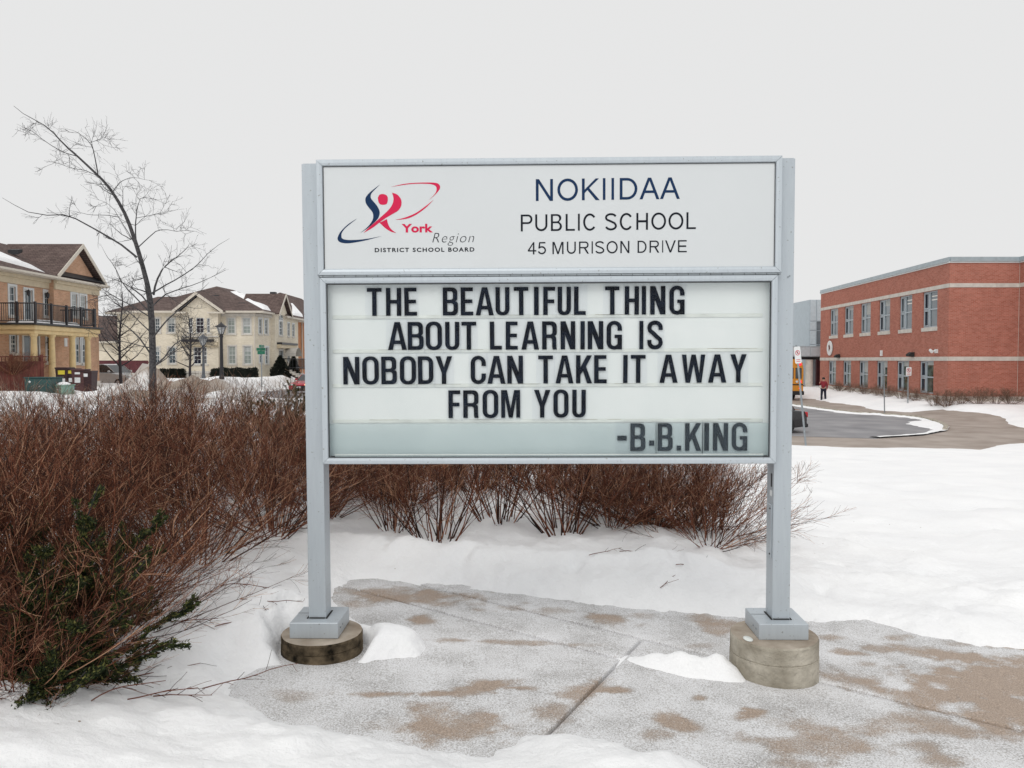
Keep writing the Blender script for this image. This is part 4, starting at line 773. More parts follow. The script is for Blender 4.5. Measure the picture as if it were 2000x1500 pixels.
def roof_solid(name, par, pts, faces, m='shingle'):
    mb = MB(); mb.add(pts, faces); return mb.build(name, M[m], par)
def hip(x0, x1, y0, y1, z, rx0, ry0, rx1, ry1, rz):     # hip roof with a ridge from r0 to r1 (either axis)
    along_y = abs(ry1 - ry0) > abs(rx1 - rx0)
    v = [(x0, y0, z), (x1, y0, z), (x1, y1, z), (x0, y1, z), (rx0, ry0, rz), (rx1, ry1, rz), (x0, y0, z - .18), (x1, y0, z - .18), (x1, y1, z - .18), (x0, y1, z - .18)]
    f = [(0, 1, 4), (1, 2, 5, 4), (2, 3, 5), (3, 0, 4, 5)] if along_y else [(0, 1, 5, 4), (1, 2, 5), (2, 3, 4, 5), (3, 0, 4)]
    return v, f
def fascia_ring(par, x0, x1, y0, y1, z, h=.18):
    mb = MB()
    mb.box((x0 - .02, y0 - .02, z - h), (x1 + .02, y0 + .05, z - .004)); mb.box((x0 - .02, y1 - .05, z - h), (x1 + .02, y1 + .02, z - .004)); mb.box((x1 - .05, y0 + .051, z - h), (x1 + .02, y1 - .051, z - .004)); mb.box((x0 - .02, y0 + .051, z - h), (x0 + .05, y1 - .051, z - .004))
    mb.box((x0 + .05, y0 + .05, z - h + .01), (x1 - .05, y1 - .05, z - h + .03)); mb.build("eave_board", M['fascia'], par)
def vent(par, p, s=.35, m='dark'): 
    x, y, z = p; MB().add([(x - s, y - s * .7, z), (x + s, y - s * .7, z), (x + s, y + s * .7, z + .2), (x - s, y + s * .7, z + .2), (x - s, y - s * .7, z + .28), (x + s, y - s * .7, z + .28), (x + s, y + s * .7, z + .36), (x - s, y + s * .7, z + .36)], [(0, 3, 2, 1), (4, 5, 6, 7), (0, 1, 5, 4), (1, 2, 6, 5), (2, 3, 7, 6), (3, 0, 4, 7)]).build("roof_vent", M[m], par)
def lantern(par, c, s=1.0, d=Vector((1, 0, 0))):
    c = Vector(c); mb = MB(); mb.tube([c - d * .28 * s + Vector((0, 0, .05)), c + Vector((0, 0, .2 * s))], .02, 5); mb.lathe(c, [(.03 * s, -.28 * s), (.09 * s, -.2 * s), (.14 * s, .06 * s)], 6); mb.lathe(c, [(.17 * s, .07 * s), (.05 * s, .2 * s), (.01, .26 * s)], 6)
    return mb.build("wall_lantern", M['iron'], par)

# ---- tan brick house, left: facade parallel to the street (x const), y 35 .. 49.7
HX = -26.7
h1 = empty("brick_house", (-31, 42, 0.1), "orange tan brick house with yellow columned porch, black balcony rail and roof snow", "house")
A = Wall((HX - .35, 36.9), (HX - .35, 44.9)); Bb = Wall((HX, 44.9), (HX, 49.7)); Cc = Wall((HX, 30.0), (HX, 36.9)); EZ = 6.35
Rt = Wall((HX - .35, 44.9), (HX, 44.9))       # return facing the camera
# orientation: outward normal must be +x
def hole(px0, px1, w, pyt, pyb):
    X0 = w.o.x; ya = abs(X0) * F / (1000 - px0); yb_ = abs(X0) * F / (1000 - px1); ym = (ya + yb_) / 2
    return (ya - w.o.y, yb_ - w.o.y, CAMZ - (pyb - 703) / F * ym, CAMZ - (pyt - 703) / F * ym)
wA = [hole(21, 33, A, 560, 617), hole(51, 66, A, 567, 626), hole(89, 103, A, 571, 618), hole(22, 34, A, 654, 690), hole(47, 76, A, 655, 706), hole(92, 100, A, 658, 708)]
wA = [(a, b, c, d) for a, b, c, d in wA]
wB = [hole(142, 153, Bb, 575, 618), hole(159, 170, Bb, 578, 621), hole(148, 157, Bb, 659, 709), hole(161, 169, Bb, 660, 710)]
mb = MB(); A.wall(mb, -.3, EZ - .1, wA); Bb.wall(mb, -.3, EZ - .1, wB); Cc.wall(mb, -.3, EZ - .1); Rt.wall(mb, -.3, EZ - .1)
Wall((HX, 49.7), (HX - 9, 49.7)).wall(mb, -.3, EZ - .1); Wall((HX - 9, 49.7), (HX - 9, 30)).wall(mb, -.3, EZ - .1); Wall((HX - 9, 30), (HX, 30)).wall(mb, -.3, EZ - .1)
mb.build("brick_wall", M['orangebrick'], h1)
for k, w in enumerate(wA):
    if k in (1, 4): sash(A, h1, *w, name="balcony_door" if k == 1 else "front_door", cols=2, rows=(1, 0), trim='winframe', sill=None, midrail=False)
    else: sash(A, h1, *w, cols=2, rows=(2, 2), trim='winframe')
for k, w in enumerate(wB): sash(Bb, h1, *w, cols=2, rows=(2, 2), trim='winframe', blind=(.5, .5, .3, .3)[k])
# cornice bands under the eave
mb = MB(); A.box(mb, 0, A.L, EZ - .62, EZ - .28, 0, .10); A.box(mb, 0, A.L, EZ - .28, EZ - .1, 0, .22); Bb.box(mb, 0, Bb.L, EZ - .62, EZ - .28, 0.003, .10); Bb.box(mb, 0, Bb.L, EZ - .28, EZ - .1, .003, .22); Cc.box(mb, 0, Cc.L, EZ - .62, EZ - .28, .003, .10); Cc.box(mb, 0, Cc.L, EZ - .28, EZ - .1, .003, .22)
mb.build("cornice", M['cornice'], h1)
x0, x1, y0, y1 = HX - 9.4, HX + .45, 29.6, 50.1
v, f = hip(x0, x1, y0, y1, EZ + .08, HX - 4.4, 34, HX - 4.4, 47.5, EZ + 2.35); roof_solid("roof", h1, v, f)
fascia_ring(h1, x0, x1, y0, y1, EZ + .075)
mb = MB(); mb.box((x1 + .02, y0, EZ - .06), (x1 + .13, y1, EZ + .05)); mb.build("gutter", M['fascia'], h1)
# street gables (facing +x): brick triangle, white rake boards, roof wings running back
def gable(par, xw, ya, yb_, z, zt, wallm, depthx, over=.4, roofm='shingle', pent=True, sgn=1):
    ym = (ya + yb_) / 2; o = over
    MB().poly([(xw, ya + .25, z), (xw, yb_ - .25, z), (xw, ym, zt - .28)], (-.2 * sgn, 0, 0)).build("gable_wall", M[wallm], par)
    for (a, b) in ((ya - .1, ym), (yb_ + .1, ym)):
        MB().poly([(xw + o, a, z - .02), (xw + o, b, zt), (xw - depthx, b, zt), (xw - depthx, a, z - .02)], (0, 0, .10)).build("gable_roof", M[roofm], par)
        e = .16; MB().poly([(xw + o + .01, a, z - .03 - e), (xw + o + .01, b, zt - e), (xw + o + .01, b, zt + .105), (xw + o + .01, a, z + .085)], (.05, 0, 0)).build("rake_board", M['fascia'], par)
    if pent: MB().add([(xw - .01, ya + .3, z + .42), (xw - .01, yb_ - .3, z + .42), (xw + o, yb_ - .05, z + .08), (xw + o, ya + .05, z + .08), (xw - .01, ya + .3, z), (xw - .01, yb_ - .3, z)], [(0, 3, 2, 1), (0, 4, 3), (1, 2, 5), (3, 4, 5, 2)]).build("pent_roof", M['dark'], par)
gable(h1, HX, 44.7, 49.9, EZ + .1, EZ + 2.25, 'orangebrick', 4.2)
gable(h1, HX, 31.2, 37.1, EZ + .1, EZ + 2.5, 'orangebrick', 4.2)
vent(h1, (HX - 2.2, 44.9, EZ + 1.35), .3)
# snow blanket on the roof slope (between gables)
def blanket(par, quad, th, n=14, m=8, sd=1):
    a, b, c, d = [Vector(q) for q in quad]; V = []; nrm = (b - a).cross(d - a).normalized(); nrm = nrm if nrm.z > 0 else -nrm
    for j in range(m + 1):
        for i in range(n + 1):
            u, v_ = i / n, j / m; p = (a * (1 - u) + b * u) * (1 - v_) + (d * (1 - u) + c * u) * v_
            e = min(u, 1 - u, v_, 1 - v_); h = th * (0 if e == 0 else (1 + .5 * float(fbm(u * 5 + sd, v_ * 5, 3)))) + (-.05 if e == 0 else .0)
            V.append(p + nrm * h)
    return MB().add(V, [(j * (n + 1) + i, j * (n + 1) + i + 1, (j + 1) * (n + 1) + i + 1, (j + 1) * (n + 1) + i) for j in range(m) for i in range(n)]).build("roof_snow", M['snow'], par, smooth=True)
sl = (2.35 - .08) / 4.85
rz_ = lambda x: EZ + .08 + (HX + .45 - x) * sl
blanket(h1, [(HX + .25, 44.0, rz_(HX + .25) + .01), (HX - 2.3, 42.6, rz_(HX - 2.3) + .01), (HX - 4.25, 36.5, rz_(HX - 4.25) + .01), (HX - 1.6, 36.6, rz_(HX - 1.6) + .01)], .18)
# porch and balcony
PX = HX + 2.0; ya, yb_ = 39.8, 45.9; zd0, zd1 = 2.95, 3.42
mb = MB(); mb.bbox((HX - .36, ya, zd0), (PX, yb_, zd0 + .2), .02); mb.bbox((HX - .36, ya - .1, zd0 + .2), (PX + .1, yb_ + .1, zd1), .04); mb.build("porch_beam", M['column'], h1)
MB().bbox((HX - .36, ya - .22, zd1), (PX + .22, yb_ + .22, zd1 + .1), .01).build("balcony_deck", M['dark'], h1)
MB().box((HX - .3, ya, -.2), (PX + .1, yb_, .35)).build("porch_floor", M['stone'], h1)
for px in (68, 103, 143, 173):
    y = abs(PX - .16) * F / (1000 - px); mb = MB(); mb.lathe((PX - .18, y, .35), [(.20, 0), (.20, .12), (.165, .16), (.165, 1.2), (.14, zd0 - .52), (.19, zd0 - .44), (.2, zd0 - .352)], 14); mb.build("column", M['column'], h1, smooth=False)
rl_ = empty("balcony_railing", (PX, ya, zd1), local=False); rl_.parent = h1; rl_.location = Vector((PX, ya, zd1 + .1)) - Vector(ORG[h1.name]); ORG[rl_.name] = Vector((PX, ya, zd1 + .1))
zr = zd1 + .1
for a, b in (((HX - .3, ya), (PX + .05, ya)), ((PX + .05, ya), (PX + .05, yb_ - .4)), ((PX + .05, yb_ - .4), (HX, yb_ - .4))):
    a = Vector((*a, zr)); b = Vector((*b, zr)); L_ = (b - a).length; n = int(L_ / .11)
    MB().tube([a + Vector((0, 0, 1.02)), b + Vector((0, 0, 1.02))], .035, 6).build("top_rail", M['iron'], rl_); MB().tube([a + Vector((0, 0, .1)), b + Vector((0, 0, .1))], .025, 6).build("bottom_rail", M['iron'], rl_)
    for k in range(n):
        p = a.lerp(b, (k + .5) / n); MB().box((p.x - .011, p.y - .011, zr + .1), (p.x + .011, p.y + .011, zr + 1.01)).build("baluster", M['iron'], rl_)
    for k in range(int(L_ / 1.4) + 1):
        p = a.lerp(b, min(1, k * 1.4 / L_)); MB().box((p.x - .05, p.y - .05, zr), (p.x + .05, p.y + .05, zr + 1.1)).build("railing_post", M['iron'], rl_)
blanket(h1, [(HX + .1, ya + .4, zr), (PX - .05, ya + .2, zr), (PX - .05, yb_ - 1.4, zr), (HX + .1, yb_ - 1, zr)], .18, sd=4)
for px, py in ((48, 572), (86, 577)):
    y = abs(A.o.x) * F / (1000 - px); lantern(h1, (A.o.x + .3, y, CAMZ + (703 - py) / F * y), .72)
for px, py in ((88, 672), ): y = abs(A.o.x) * F / (1000 - px); lantern(h1, (A.o.x + .3, y, CAMZ + (703 - py) / F * y), .8)
y = abs(HX) * F / (1000 - 129); MB().box((HX + .003, y - .15, 2.4), (HX + .03, y + .15, 2.9)).build("house_number_plate", M['whitep'], h1)

# fences built board by board
def board_fence(name, p0, p1, z0, z1, m, label, bw=.14, post=2.0, lattice=True):
    L_ = (Vector(p1) - Vector(p0)).length; w = Wall(p0, p1); r = empty(name, (p0[0], p0[1], z0), label, "fence"); n = int(L_ / bw); rg = random.Random(4)
    zt = z1 - (.32 if lattice else 0)
    for k in range(n):
        mb = MB(); w.box(mb, k * bw + .006, k * bw + bw - .006, z0 + rg.uniform(0, .02), zt, 0, .022 + rg.uniform(0, .006)); mb.build("board", M[m], r)
    k = 0.0
    while k < L_:
        mb = MB(); w.box(mb, k - .06, k + .06, z0 - .1, z1 + .08, -.08, .045); mb.build("fence_post", M[m], r); k += post
    for za, zb_ in (((zt, zt + .07), (z1 - .05, z1)) if lattice else ((zt - .2, zt - .1),)):
        mb = MB(); w.box(mb, 0, L_, za + .0005, zb_, -.04, .04); mb.build("rail", M[m], r)
    if lattice:
        k = .1
        while k < L_ - .05:
            mb = MB(); w.box(mb, k, k + .03, zt + .071, z1 - .051, 0, .02); mb.build("lattice_bar", M[m], r); k += .16
    return r
board_fence("board_fence", (-25.5, 34.6), (-22.9, 37.8), .0, 1.78, 'fence', "red-brown stained wooden fence in front of the orange brick house", .16, 1.3)
board_fence("board_fence", (-31.5, 34.2), (-25.6, 34.6), .0, 1.78, 'fence', "red-brown stained wooden fence running out of the picture beside the house", .16, 1.6)
board_fence("board_fence", (-45, 62), (-29.6, 62.6), -.2, 1.55, 'plum', "dark plum fence between the two houses behind the parked car", .2, 2.6, False)

# ---- cream house
h2 = empty("cream_house", (-28, 74, -.15), "large cream brick two storey corner house with brown shingle hip roofs and front gable", "house")
EZ = 5.85
X_ = lambda px, Y: (px - 1000) / F * Y
Fw = Wall((-34.1, 69), (-23.05, 69)); Sa = Wall((-23.05, 69), (-22.42, 71.6)); Sr = Wall((-22.42, 71.6), (-22.05, 71.6)); Sb = Wall((-22.05, 71.6), (-22.3, 80.2)); Lw = Wall((-36.4, 71), (-34.1, 71)); Gw = Wall((-43, 72), (-36.4, 72))
Lr = Wall((-34.1, 71), (-34.1, 69))
Bay = Wall((X_(357, 68.2), 68.2), (X_(427, 68.2), 68.2))
def fhole(px0, px1, pyt, pyb, w):
    Yw = w.o.y; return (X_(px0, Yw) - w.o.x, X_(px1, Yw) - w.o.x, CAMZ - (pyb - 703) / F * Yw, CAMZ - (pyt - 703) / F * Yw)
c2 = lambda x, y: (300 + x / 5.555, 520 + y / 5.555)
def H2(x0, x1, y0, y1, w): a = c2(x0, y0); b = c2(x1, y1); return fhole(a[0], b[0], a[1], b[1], w)
hF = [H2(20, 75, 565, 720, Fw), H2(160, 235, 565, 720, Fw), H2(15, 68, 880, 1055, Fw), H2(165, 240, 880, 1055, Fw), H2(808, 888, 562, 732, Fw), H2(975, 1058, 562, 732, Fw), H2(815, 892, 868, 1062, Fw), H2(983, 1062, 868, 1062, Fw)]
hB = [H2(385, 430, 565, 725, Bay), H2(465, 552, 560, 725, Bay), H2(582, 618, 565, 725, Bay), H2(435, 520, 880, 1062, Bay), H2(535, 580, 880, 1062, Bay)]
def sidehole(w, px0, px1, pyt, pyb):      # on a side wall: intersect the pixel column with the wall line
    def s_at(px): k = (px - 1000) / F; return (k * w.o.y - w.o.x) / (w.t.x - k * w.t.y)
    a, b = s_at(px0), s_at(px1); ym = w.p((a + b) / 2, 0).y
    return (a, b, CAMZ - (pyb - 703) / F * ym, CAMZ - (pyt - 703) / F * ym)
def S2(x0, x1, y0, y1, w): a = c2(x0, y0); b = c2(x1, y1); return sidehole(w, a[0], b[0], a[1], b[1])
hS = [S2(1148, 1178, 572, 735, Sa), S2(1212, 1242, 580, 738, Sa), S2(1150, 1180, 880, 1050, Sa), S2(1215, 1245, 880, 1060, Sa)]
hSb = [S2(1366, 1402, 600, 750, Sb), S2(1458, 1478, 620, 760, Sb), S2(1508, 1530, 630, 765, Sb), S2(1458, 1478, 895, 1040, Sb), S2(1508, 1530, 900, 1045, Sb), S2(1362, 1412, 910, 1080, Sb)]
mb = MB()
Fw.wall(mb, -.6, EZ, hF); Bay.wall(mb, -.6, EZ, hB); Sa.wall(mb, -.6, EZ, hS); Sr.wall(mb, -.6, EZ); Sb.wall(mb, -.6, EZ, hSb); Lw.wall(mb, -.6, EZ); Lr.wall(mb, -.6, EZ)
Wall((Bay.o.x, 69), (Bay.o.x, 68.2)).wall(mb, -.6, EZ, th=.1); Wall((Bay.o.x + Bay.L, 68.2), (Bay.o.x + Bay.L, 69)).wall(mb, -.6, EZ, th=.1)
Wall((-22.3, 80.2), (-30, 80.2)).wall(mb, -.6, EZ)
mb.build("brick_wall", M['creambrick'], h2); mb = MB(); Gw.wall(mb, -.6, 3.2); Wall((-43, 82), (-43, 72)).wall(mb, -.6, 3.2); mb.build("garage_wall", M['creambrick'], h2)
for k, w in enumerate(hF): sash(Fw, h2, *w, cols=2, rows=(2, 2), trim='stone', pane='blindpane' if k > 3 else 'pane', blind=(None, .45, .3, None, .25, .6, None, .35)[k])
for k, w in enumerate(hB): sash(Bay, h2, *w, cols=2, rows=(2, 2), trim=None, pane='darkpane')
for k, w in enumerate(hS): sash(Sa, h2, *w, cols=2, rows=(2, 2), trim='winframe')
for k, w in enumerate(hSb):
    if k == 5: sash(Sb, h2, *w, name="front_door", cols=2, rows=(1, 1), trim='stone', sill=None)
    else: sash(Sb, h2, *w, cols=2, rows=(2, 2), trim='winframe')
# arched top light over the tall gable window
a0, a1, za, zt_ = hSb[0]; cx = (a0 + a1) / 2; r = (a1 - a0) / 2
mb = MB(); pts = [Sb.p(cx + (r + .12) * math.cos(t), zt_ + .13 + (r + .35) * math.sin(t), .04) for t in [PI * k / 10 for k in range(11)]]; mb.poly(pts, Sb.n * -.02); mb.build("arched_head", M['stone'], h2)
mb = MB(); pts = [Sb.p(cx + r * math.cos(t), zt_ + .14 + (r + .2) * math.sin(t), .045) for t in [PI * k / 10 for k in range(11)]]; mb.poly(pts, Sb.n * .01); mb.build("arched_pane", M['pane'], h2)
# bay trim: black ledge, stone band and base
mb = MB(); b0, b1 = c2(330, 0)[0], c2(660, 0)[0]; s0, s1 = X_(b0, 68.2) - Bay.o.x, X_(b1, 68.2) - Bay.o.x
Bay.box(mb, s0, s1, 3.18, 3.42, 0.003, .55); mb.build("bay_ledge", M['iron'], h2)
mb = MB(); Bay.box(mb, .0, Bay.L, 2.85, 3.18, .004, .30); Bay.box(mb, .0, Bay.L, 2.72, 2.84, .004, .18); mb.build("bay_cornice", M['cornice'], h2)
for q in ((0, Bay.L, .45, .62, .004, .15), (0, Bay.L, 3.62, 3.75, .004, .10), (-.02, Bay.L + .02, -.5, .1, .005, .08), (-.02, Bay.L + .02, .101, .449, .002, .05)): mb = MB(); Bay.box(mb, *q); mb.build('stone_band', M['stone'], h2)
mb = MB(); Fw.box(mb, Bay.o.x + Bay.L + .05 + 34.1, Fw.L, EZ - .35, EZ - .1, .003, .12); Sa.box(mb, 0, Sa.L, EZ - .35, EZ - .1, .003, .12); mb.build("frieze", M['stone'], h2)
# roofs
v, f = hip(-34.7, -22.05, 68.4, 86, EZ + .12, -29.5, 77, -29.3, 81, 8.95); roof_solid("roof", h2, v, f); fascia_ring(h2, -34.7, -22.1, 68.4, 86, EZ + .12)
v, f = hip(-37.2, -29, 70.4, 80.6, EZ + .13, -34.5, 75, -30, 75.1, 7.75); roof_solid("roof", h2, v, f); fascia_ring(h2, -37.2, -34.71, 70.4, 80.6, EZ + .125)
v, f = hip(-44, -35.9, 71.5, 82, 3.35, -41.5, 77, -36.2, 76.8, 6.0); roof_solid("garage_roof", h2, v, f); fascia_ring(h2, -44, -36, 71.5, 82, 3.345)
v, f = hip(-30.2, -21.75, 74.6, 98, EZ + .04, -26.2, 84.6, -26.0, 90, 8.9); roof_solid("roof", h2, v, f); fascia_ring(h2, -30.2, -21.8, 74.6, 80.9, EZ + .035)
# front gable facing the camera
x0, x1, xm = X_(344, 68), X_(434, 68), X_(386, 68); zt_ = CAMZ + 131 / F * 67.6
MB().poly([(x0 + .3, 68.2, EZ), (x1 - .3, 68.2, EZ), (xm, 68.2, zt_ - .3)], (0, .2, 0)).build("gable_wall", M['creambrick'], h2)
for a in (x0 - .2, x1 + .2):
    MB().poly([(a, 67.8, EZ + .0), (xm, 67.8, zt_), (xm, 74.5, zt_), (a, 72, EZ + .0)], (0, 0, .1)).build("gable_roof", M['shingle'], h2)
    MB().poly([(a, 67.78, EZ - .17), (xm, 67.78, zt_ - .19), (xm, 67.78, zt_ + .1), (a, 67.78, EZ + .1)], (0, -.06, 0)).build("rake_board", M['fascia'], h2)
MB().box((x1 - 1.2, 67.8, EZ - .15), (x1 + .2, 68.3, EZ - .01)).build("eave_return", M['fascia'], h2); MB().box((x0 - .2, 67.8, EZ - .15), (x0 + 1.0, 68.3, EZ - .01)).build("eave_return", M['fascia'], h2)
gable(h2, -22.05, 71.9, 76.0, EZ + .02, EZ + 2.0, 'creambrick', 3.5, .35, pent=False)
for p in (((421, 579), 73.5), ((473, 594), 71)): q = P(*p[0], p[1]); MB().bbox((q.x - .35, q.y - .2, q.z - .05), (q.x + .35, q.y + .3, q.z + .12), .02).build("roof_vent", M['dark'], h2)
q = P(534, 574, 83.5); MB().bbox((q.x - .3, q.y - .3, q.z - .2), (q.x + .3, q.y + .3, q.z + .2), .03).build("roof_vent", M['dark'], h2)
def rz2(x): return EZ + .12 + (-22.05 - x) * (8.95 - EZ - .12) / (29.4 - 22.05)
blanket(h2, [(-22.5, 69.6, rz2(-22.5) + .02), (-22.4, 75.2, rz2(-22.4) + .02), (-27.2, 79.8, rz2(-27.2) + .02), (-28.3, 76.9, rz2(-28.3) + .02)], .22, sd=2)
def rz3(x): return EZ + .04 + (-21.75 - x) * (8.9 - EZ - .04) / (26.1 - 21.75)
blanket(h2, [(-22.0, 77.0, rz3(-22.0) + .02), (-22.0, 81.5, rz3(-22.0) + .02), (-24.8, 86, rz3(-24.8) + .02), (-24.0, 84, rz3(-24.0) + .02)], .15, sd=7)
# downspout, side canopy, steps
mb = MB(); mb.tube([(-23.0, 68.86, EZ - .1), (-23.05, 68.86, EZ - .6), (-23.05, 68.86, -.3)], .06, 6); mb.build("downspout", M['fascia'], h2)
mb = MB(); s0, s1 = S2(1340, 1515, 0, 1, Sb)[:2]; Sb.box(mb, s0, s1, 3.05, 3.25, .003, .5); mb.build("door_ledge", M['iron'], h2)
mb = MB(); Sb.box(mb, s0, s1, 2.72, 3.045, .004, .4); mb.build("door_cornice", M['cornice'], h2)
s0, s1 = S2(1420, 1490, 0, 1, Sb)[:2]; cx = (s0 + s1) / 2; r = (s1 - s0) / 2; mb = MB(); n = 8
vs = [Sb.p(cx + r * math.cos(PI * k / n), 1.95 + (r * .7) * math.sin(PI * k / n), d) for d in (.01, 1.1) for k in range(n + 1)]
mb.add(vs, [(k, k + 1, n + 2 + k, n + 1 + k) for k in range(n)] + [tuple(range(n + 1))]); mb.build("arched_canopy", M['stone'], h2)
st = MB()
for k in range(5): st.box((-22.1, 73.3 - .0, -.5), (-21.6 + .3 * (5 - k), 76.3, -.2 + .17 * (k + 1) - (.001 * k)))
st.build("front_steps", M['stone'], h2)
ra = MB()
for (a, b) in (((-22.0, 73.4, .75), (-20.7, 73.4, .75)), ((-20.7, 73.4, .75), (-20.7, 78.0, .75)), ((-20.7, 78, .75), (-19.9, 80.2, -.15))):
    a = Vector(a); b = Vector(b); ra.tube([a + Vector((0, 0, .95)), b + Vector((0, 0, .95))], .045, 5); ra.tube([a + Vector((0, 0, .1)), b + Vector((0, 0, .1))], .03, 5)
    n = int((b - a).length / .25)
    for k in range(n + 1): p = a.lerp(b, k / n); ra.box((p.x - .02, p.y - .02, p.z - .1), (p.x + .02, p.y + .02, p.z + .95))
ra.build("step_railing", M['iron'], h2)
# ---- rust brick house behind
h3 = empty("rust_brick_house", (-27, 92, -.15), "rust orange brick house end just visible past the cream house", "house")
W3 = Wall((-23.2, 82), (-23.2, 100)); hs = [sidehole(W3, 594, 597, 650, 700)]
mb = MB(); W3.wall(mb, -.6, 5.8); Wall((-30, 82), (-23.2, 82)).wall(mb, -.6, 5.8); Wall((-23.2, 100), (-32, 100)).wall(mb, -.6, 5.8); mb.build("brick_wall", M['rustbrick'], h3)
v, f = hip(-31.5, -22.6, 81.2, 102, EZ + .02, -26.5, 88, -26.5, 97, 9.3); roof_solid("roof", h3, v, f); fascia_ring(h3, -31.5, -22.6, 81.2, 102, EZ)
MB().tube([(-23.1, 84.6, 5.7), (-23.1, 84.6, -.2)], .07, 6).build("downspout", M['fascia'], h3)
blanket(h3, [(-22.9, 83.5, 6.05), (-22.9, 88, 6.05), (-24.3, 89, 7.25), (-24.0, 87, 7.0)], .15, sd=5)

# ---- school
sc = empty("school_building", (27, 50, -1.1), "long red brick two storey school with pale stone bands and grey windows", "school")
WX = lambda y: 23.4 + (80 / F) * y
p_far, p_near = (WX(67.3), 67.3), (WX(45.5), 45.5)
W = Wall(p_near, p_far); W.n = -W.n if W.n.x > 0 else W.n
W2 = Wall((29.95, 45.5), p_near) if False else Wall(p_near, (29.95, 45.5)); W3_ = Wall((29.95, 30), (29.95, 45.5)); W3_.n = Vector((-1, 0, 0))
ZT = 7.42; PL = -.57
def sw(px0, px1, z0, z1):
    y0 = 23.4 * F / (px0 - 1080); y1 = 23.4 * F / (px1 - 1080); k = (W.L) / (67.3 - 45.5); return ((y1 - 45.5) * k, (y0 - 45.5) * k, z0, z1)
upp = [(1619.8, 1635.3), (1647.8, 1665.2), (1679.3, 1698.8), (1714.8, 1736.6), (1754.8, 1779.3), (1800, 1828.6)]
low = [(1618, 1632.6), (1646, 1662), (1677.4, 1695.3), (1711.8, 1733.2), (1751.3, 1775.3), (1795.8, 1823.3)]
hu = [sw(a, b, 3.62, 5.85) for a, b in upp]; hl = [sw(a, b, -.5, 1.54) for a, b in low]
mb = MB(); W.wall(mb, PL, ZT, hu + hl); W2.wall(mb, PL, ZT); W3_.wall(mb, PL, ZT)
mb.build("brick_wall", M['redbrick'], sc)
mb = MB()
for w in (W, W2, W3_):
    holes = [(h[0], h[1]) for h in hl] if w is W else []
    w.box(mb, 0 - (.0 if w is not W2 else -.0), w.L, -1.9, PL - .001, -.05, .06)
mb.build("plinth", M['stone'], sc)
for z0, z1 in ((5.88, 6.12), (1.545, 1.79)):
    for wi, w in enumerate((W, W2, W3_)):
        n = max(1, round(w.L / 1.2)); 
        for k in range(n):
            mb = MB(); w.box(mb, w.L * k / n + .004, w.L * (k + 1) / n - .004, z0, z1, .002, .03); mb.build("stone_block", M['stone'], sc)
for w in (W, W2, W3_):
    mb = MB(); w.box(mb, 0, w.L, ZT - .02, ZT + .13, .004, .10); w.box(mb, -.0, w.L, ZT + .1301, ZT + .25, -.3, .07); mb.build("coping", M['coping'], sc)
    mb = MB(); w.box(mb, 0, w.L, ZT - .10, ZT - .021, .004, .05); mb.build("coping_flashing", M['whitep'], sc)
mb = MB(); mb.poly([(*p_near, ZT + .05), (29.95, 45.5, ZT + .05), (29.95, 30, ZT + .05), (60, 30, ZT + .05), (60, 67.3, ZT + .05), (*p_far, ZT + .05)], (0, 0, -.1)); mb.build("flat_roof", M['coping'], sc)
mb = MB(); Wall(p_far, (60, 67.3)).wall(mb, PL, ZT); Wall((60, 67.3), (60, 30)).wall(mb, PL, ZT); Wall((60, 30), (29.95, 30)).wall(mb, PL, ZT); mb.build("rear_wall", M['redbrick'], sc)
M['schoolframe'] = mat("grey_window_frame", (.40, .46, .50), .45, var=.06)
M['schoolpane'] = mat("school_glass", (.14, .17, .19), .04, spec=.9, var=.3, scale=.9)
M['schoolpane2'] = mat("school_glass_room_inside", (.035, .07, .07), .04, spec=.6, var=.9, scale=2.2, c2=(.16, .20, .17))
M['ceilinglight'] = mat("pale_ceiling_seen_through_glass", (.72, .71, .66), .3, var=.05)
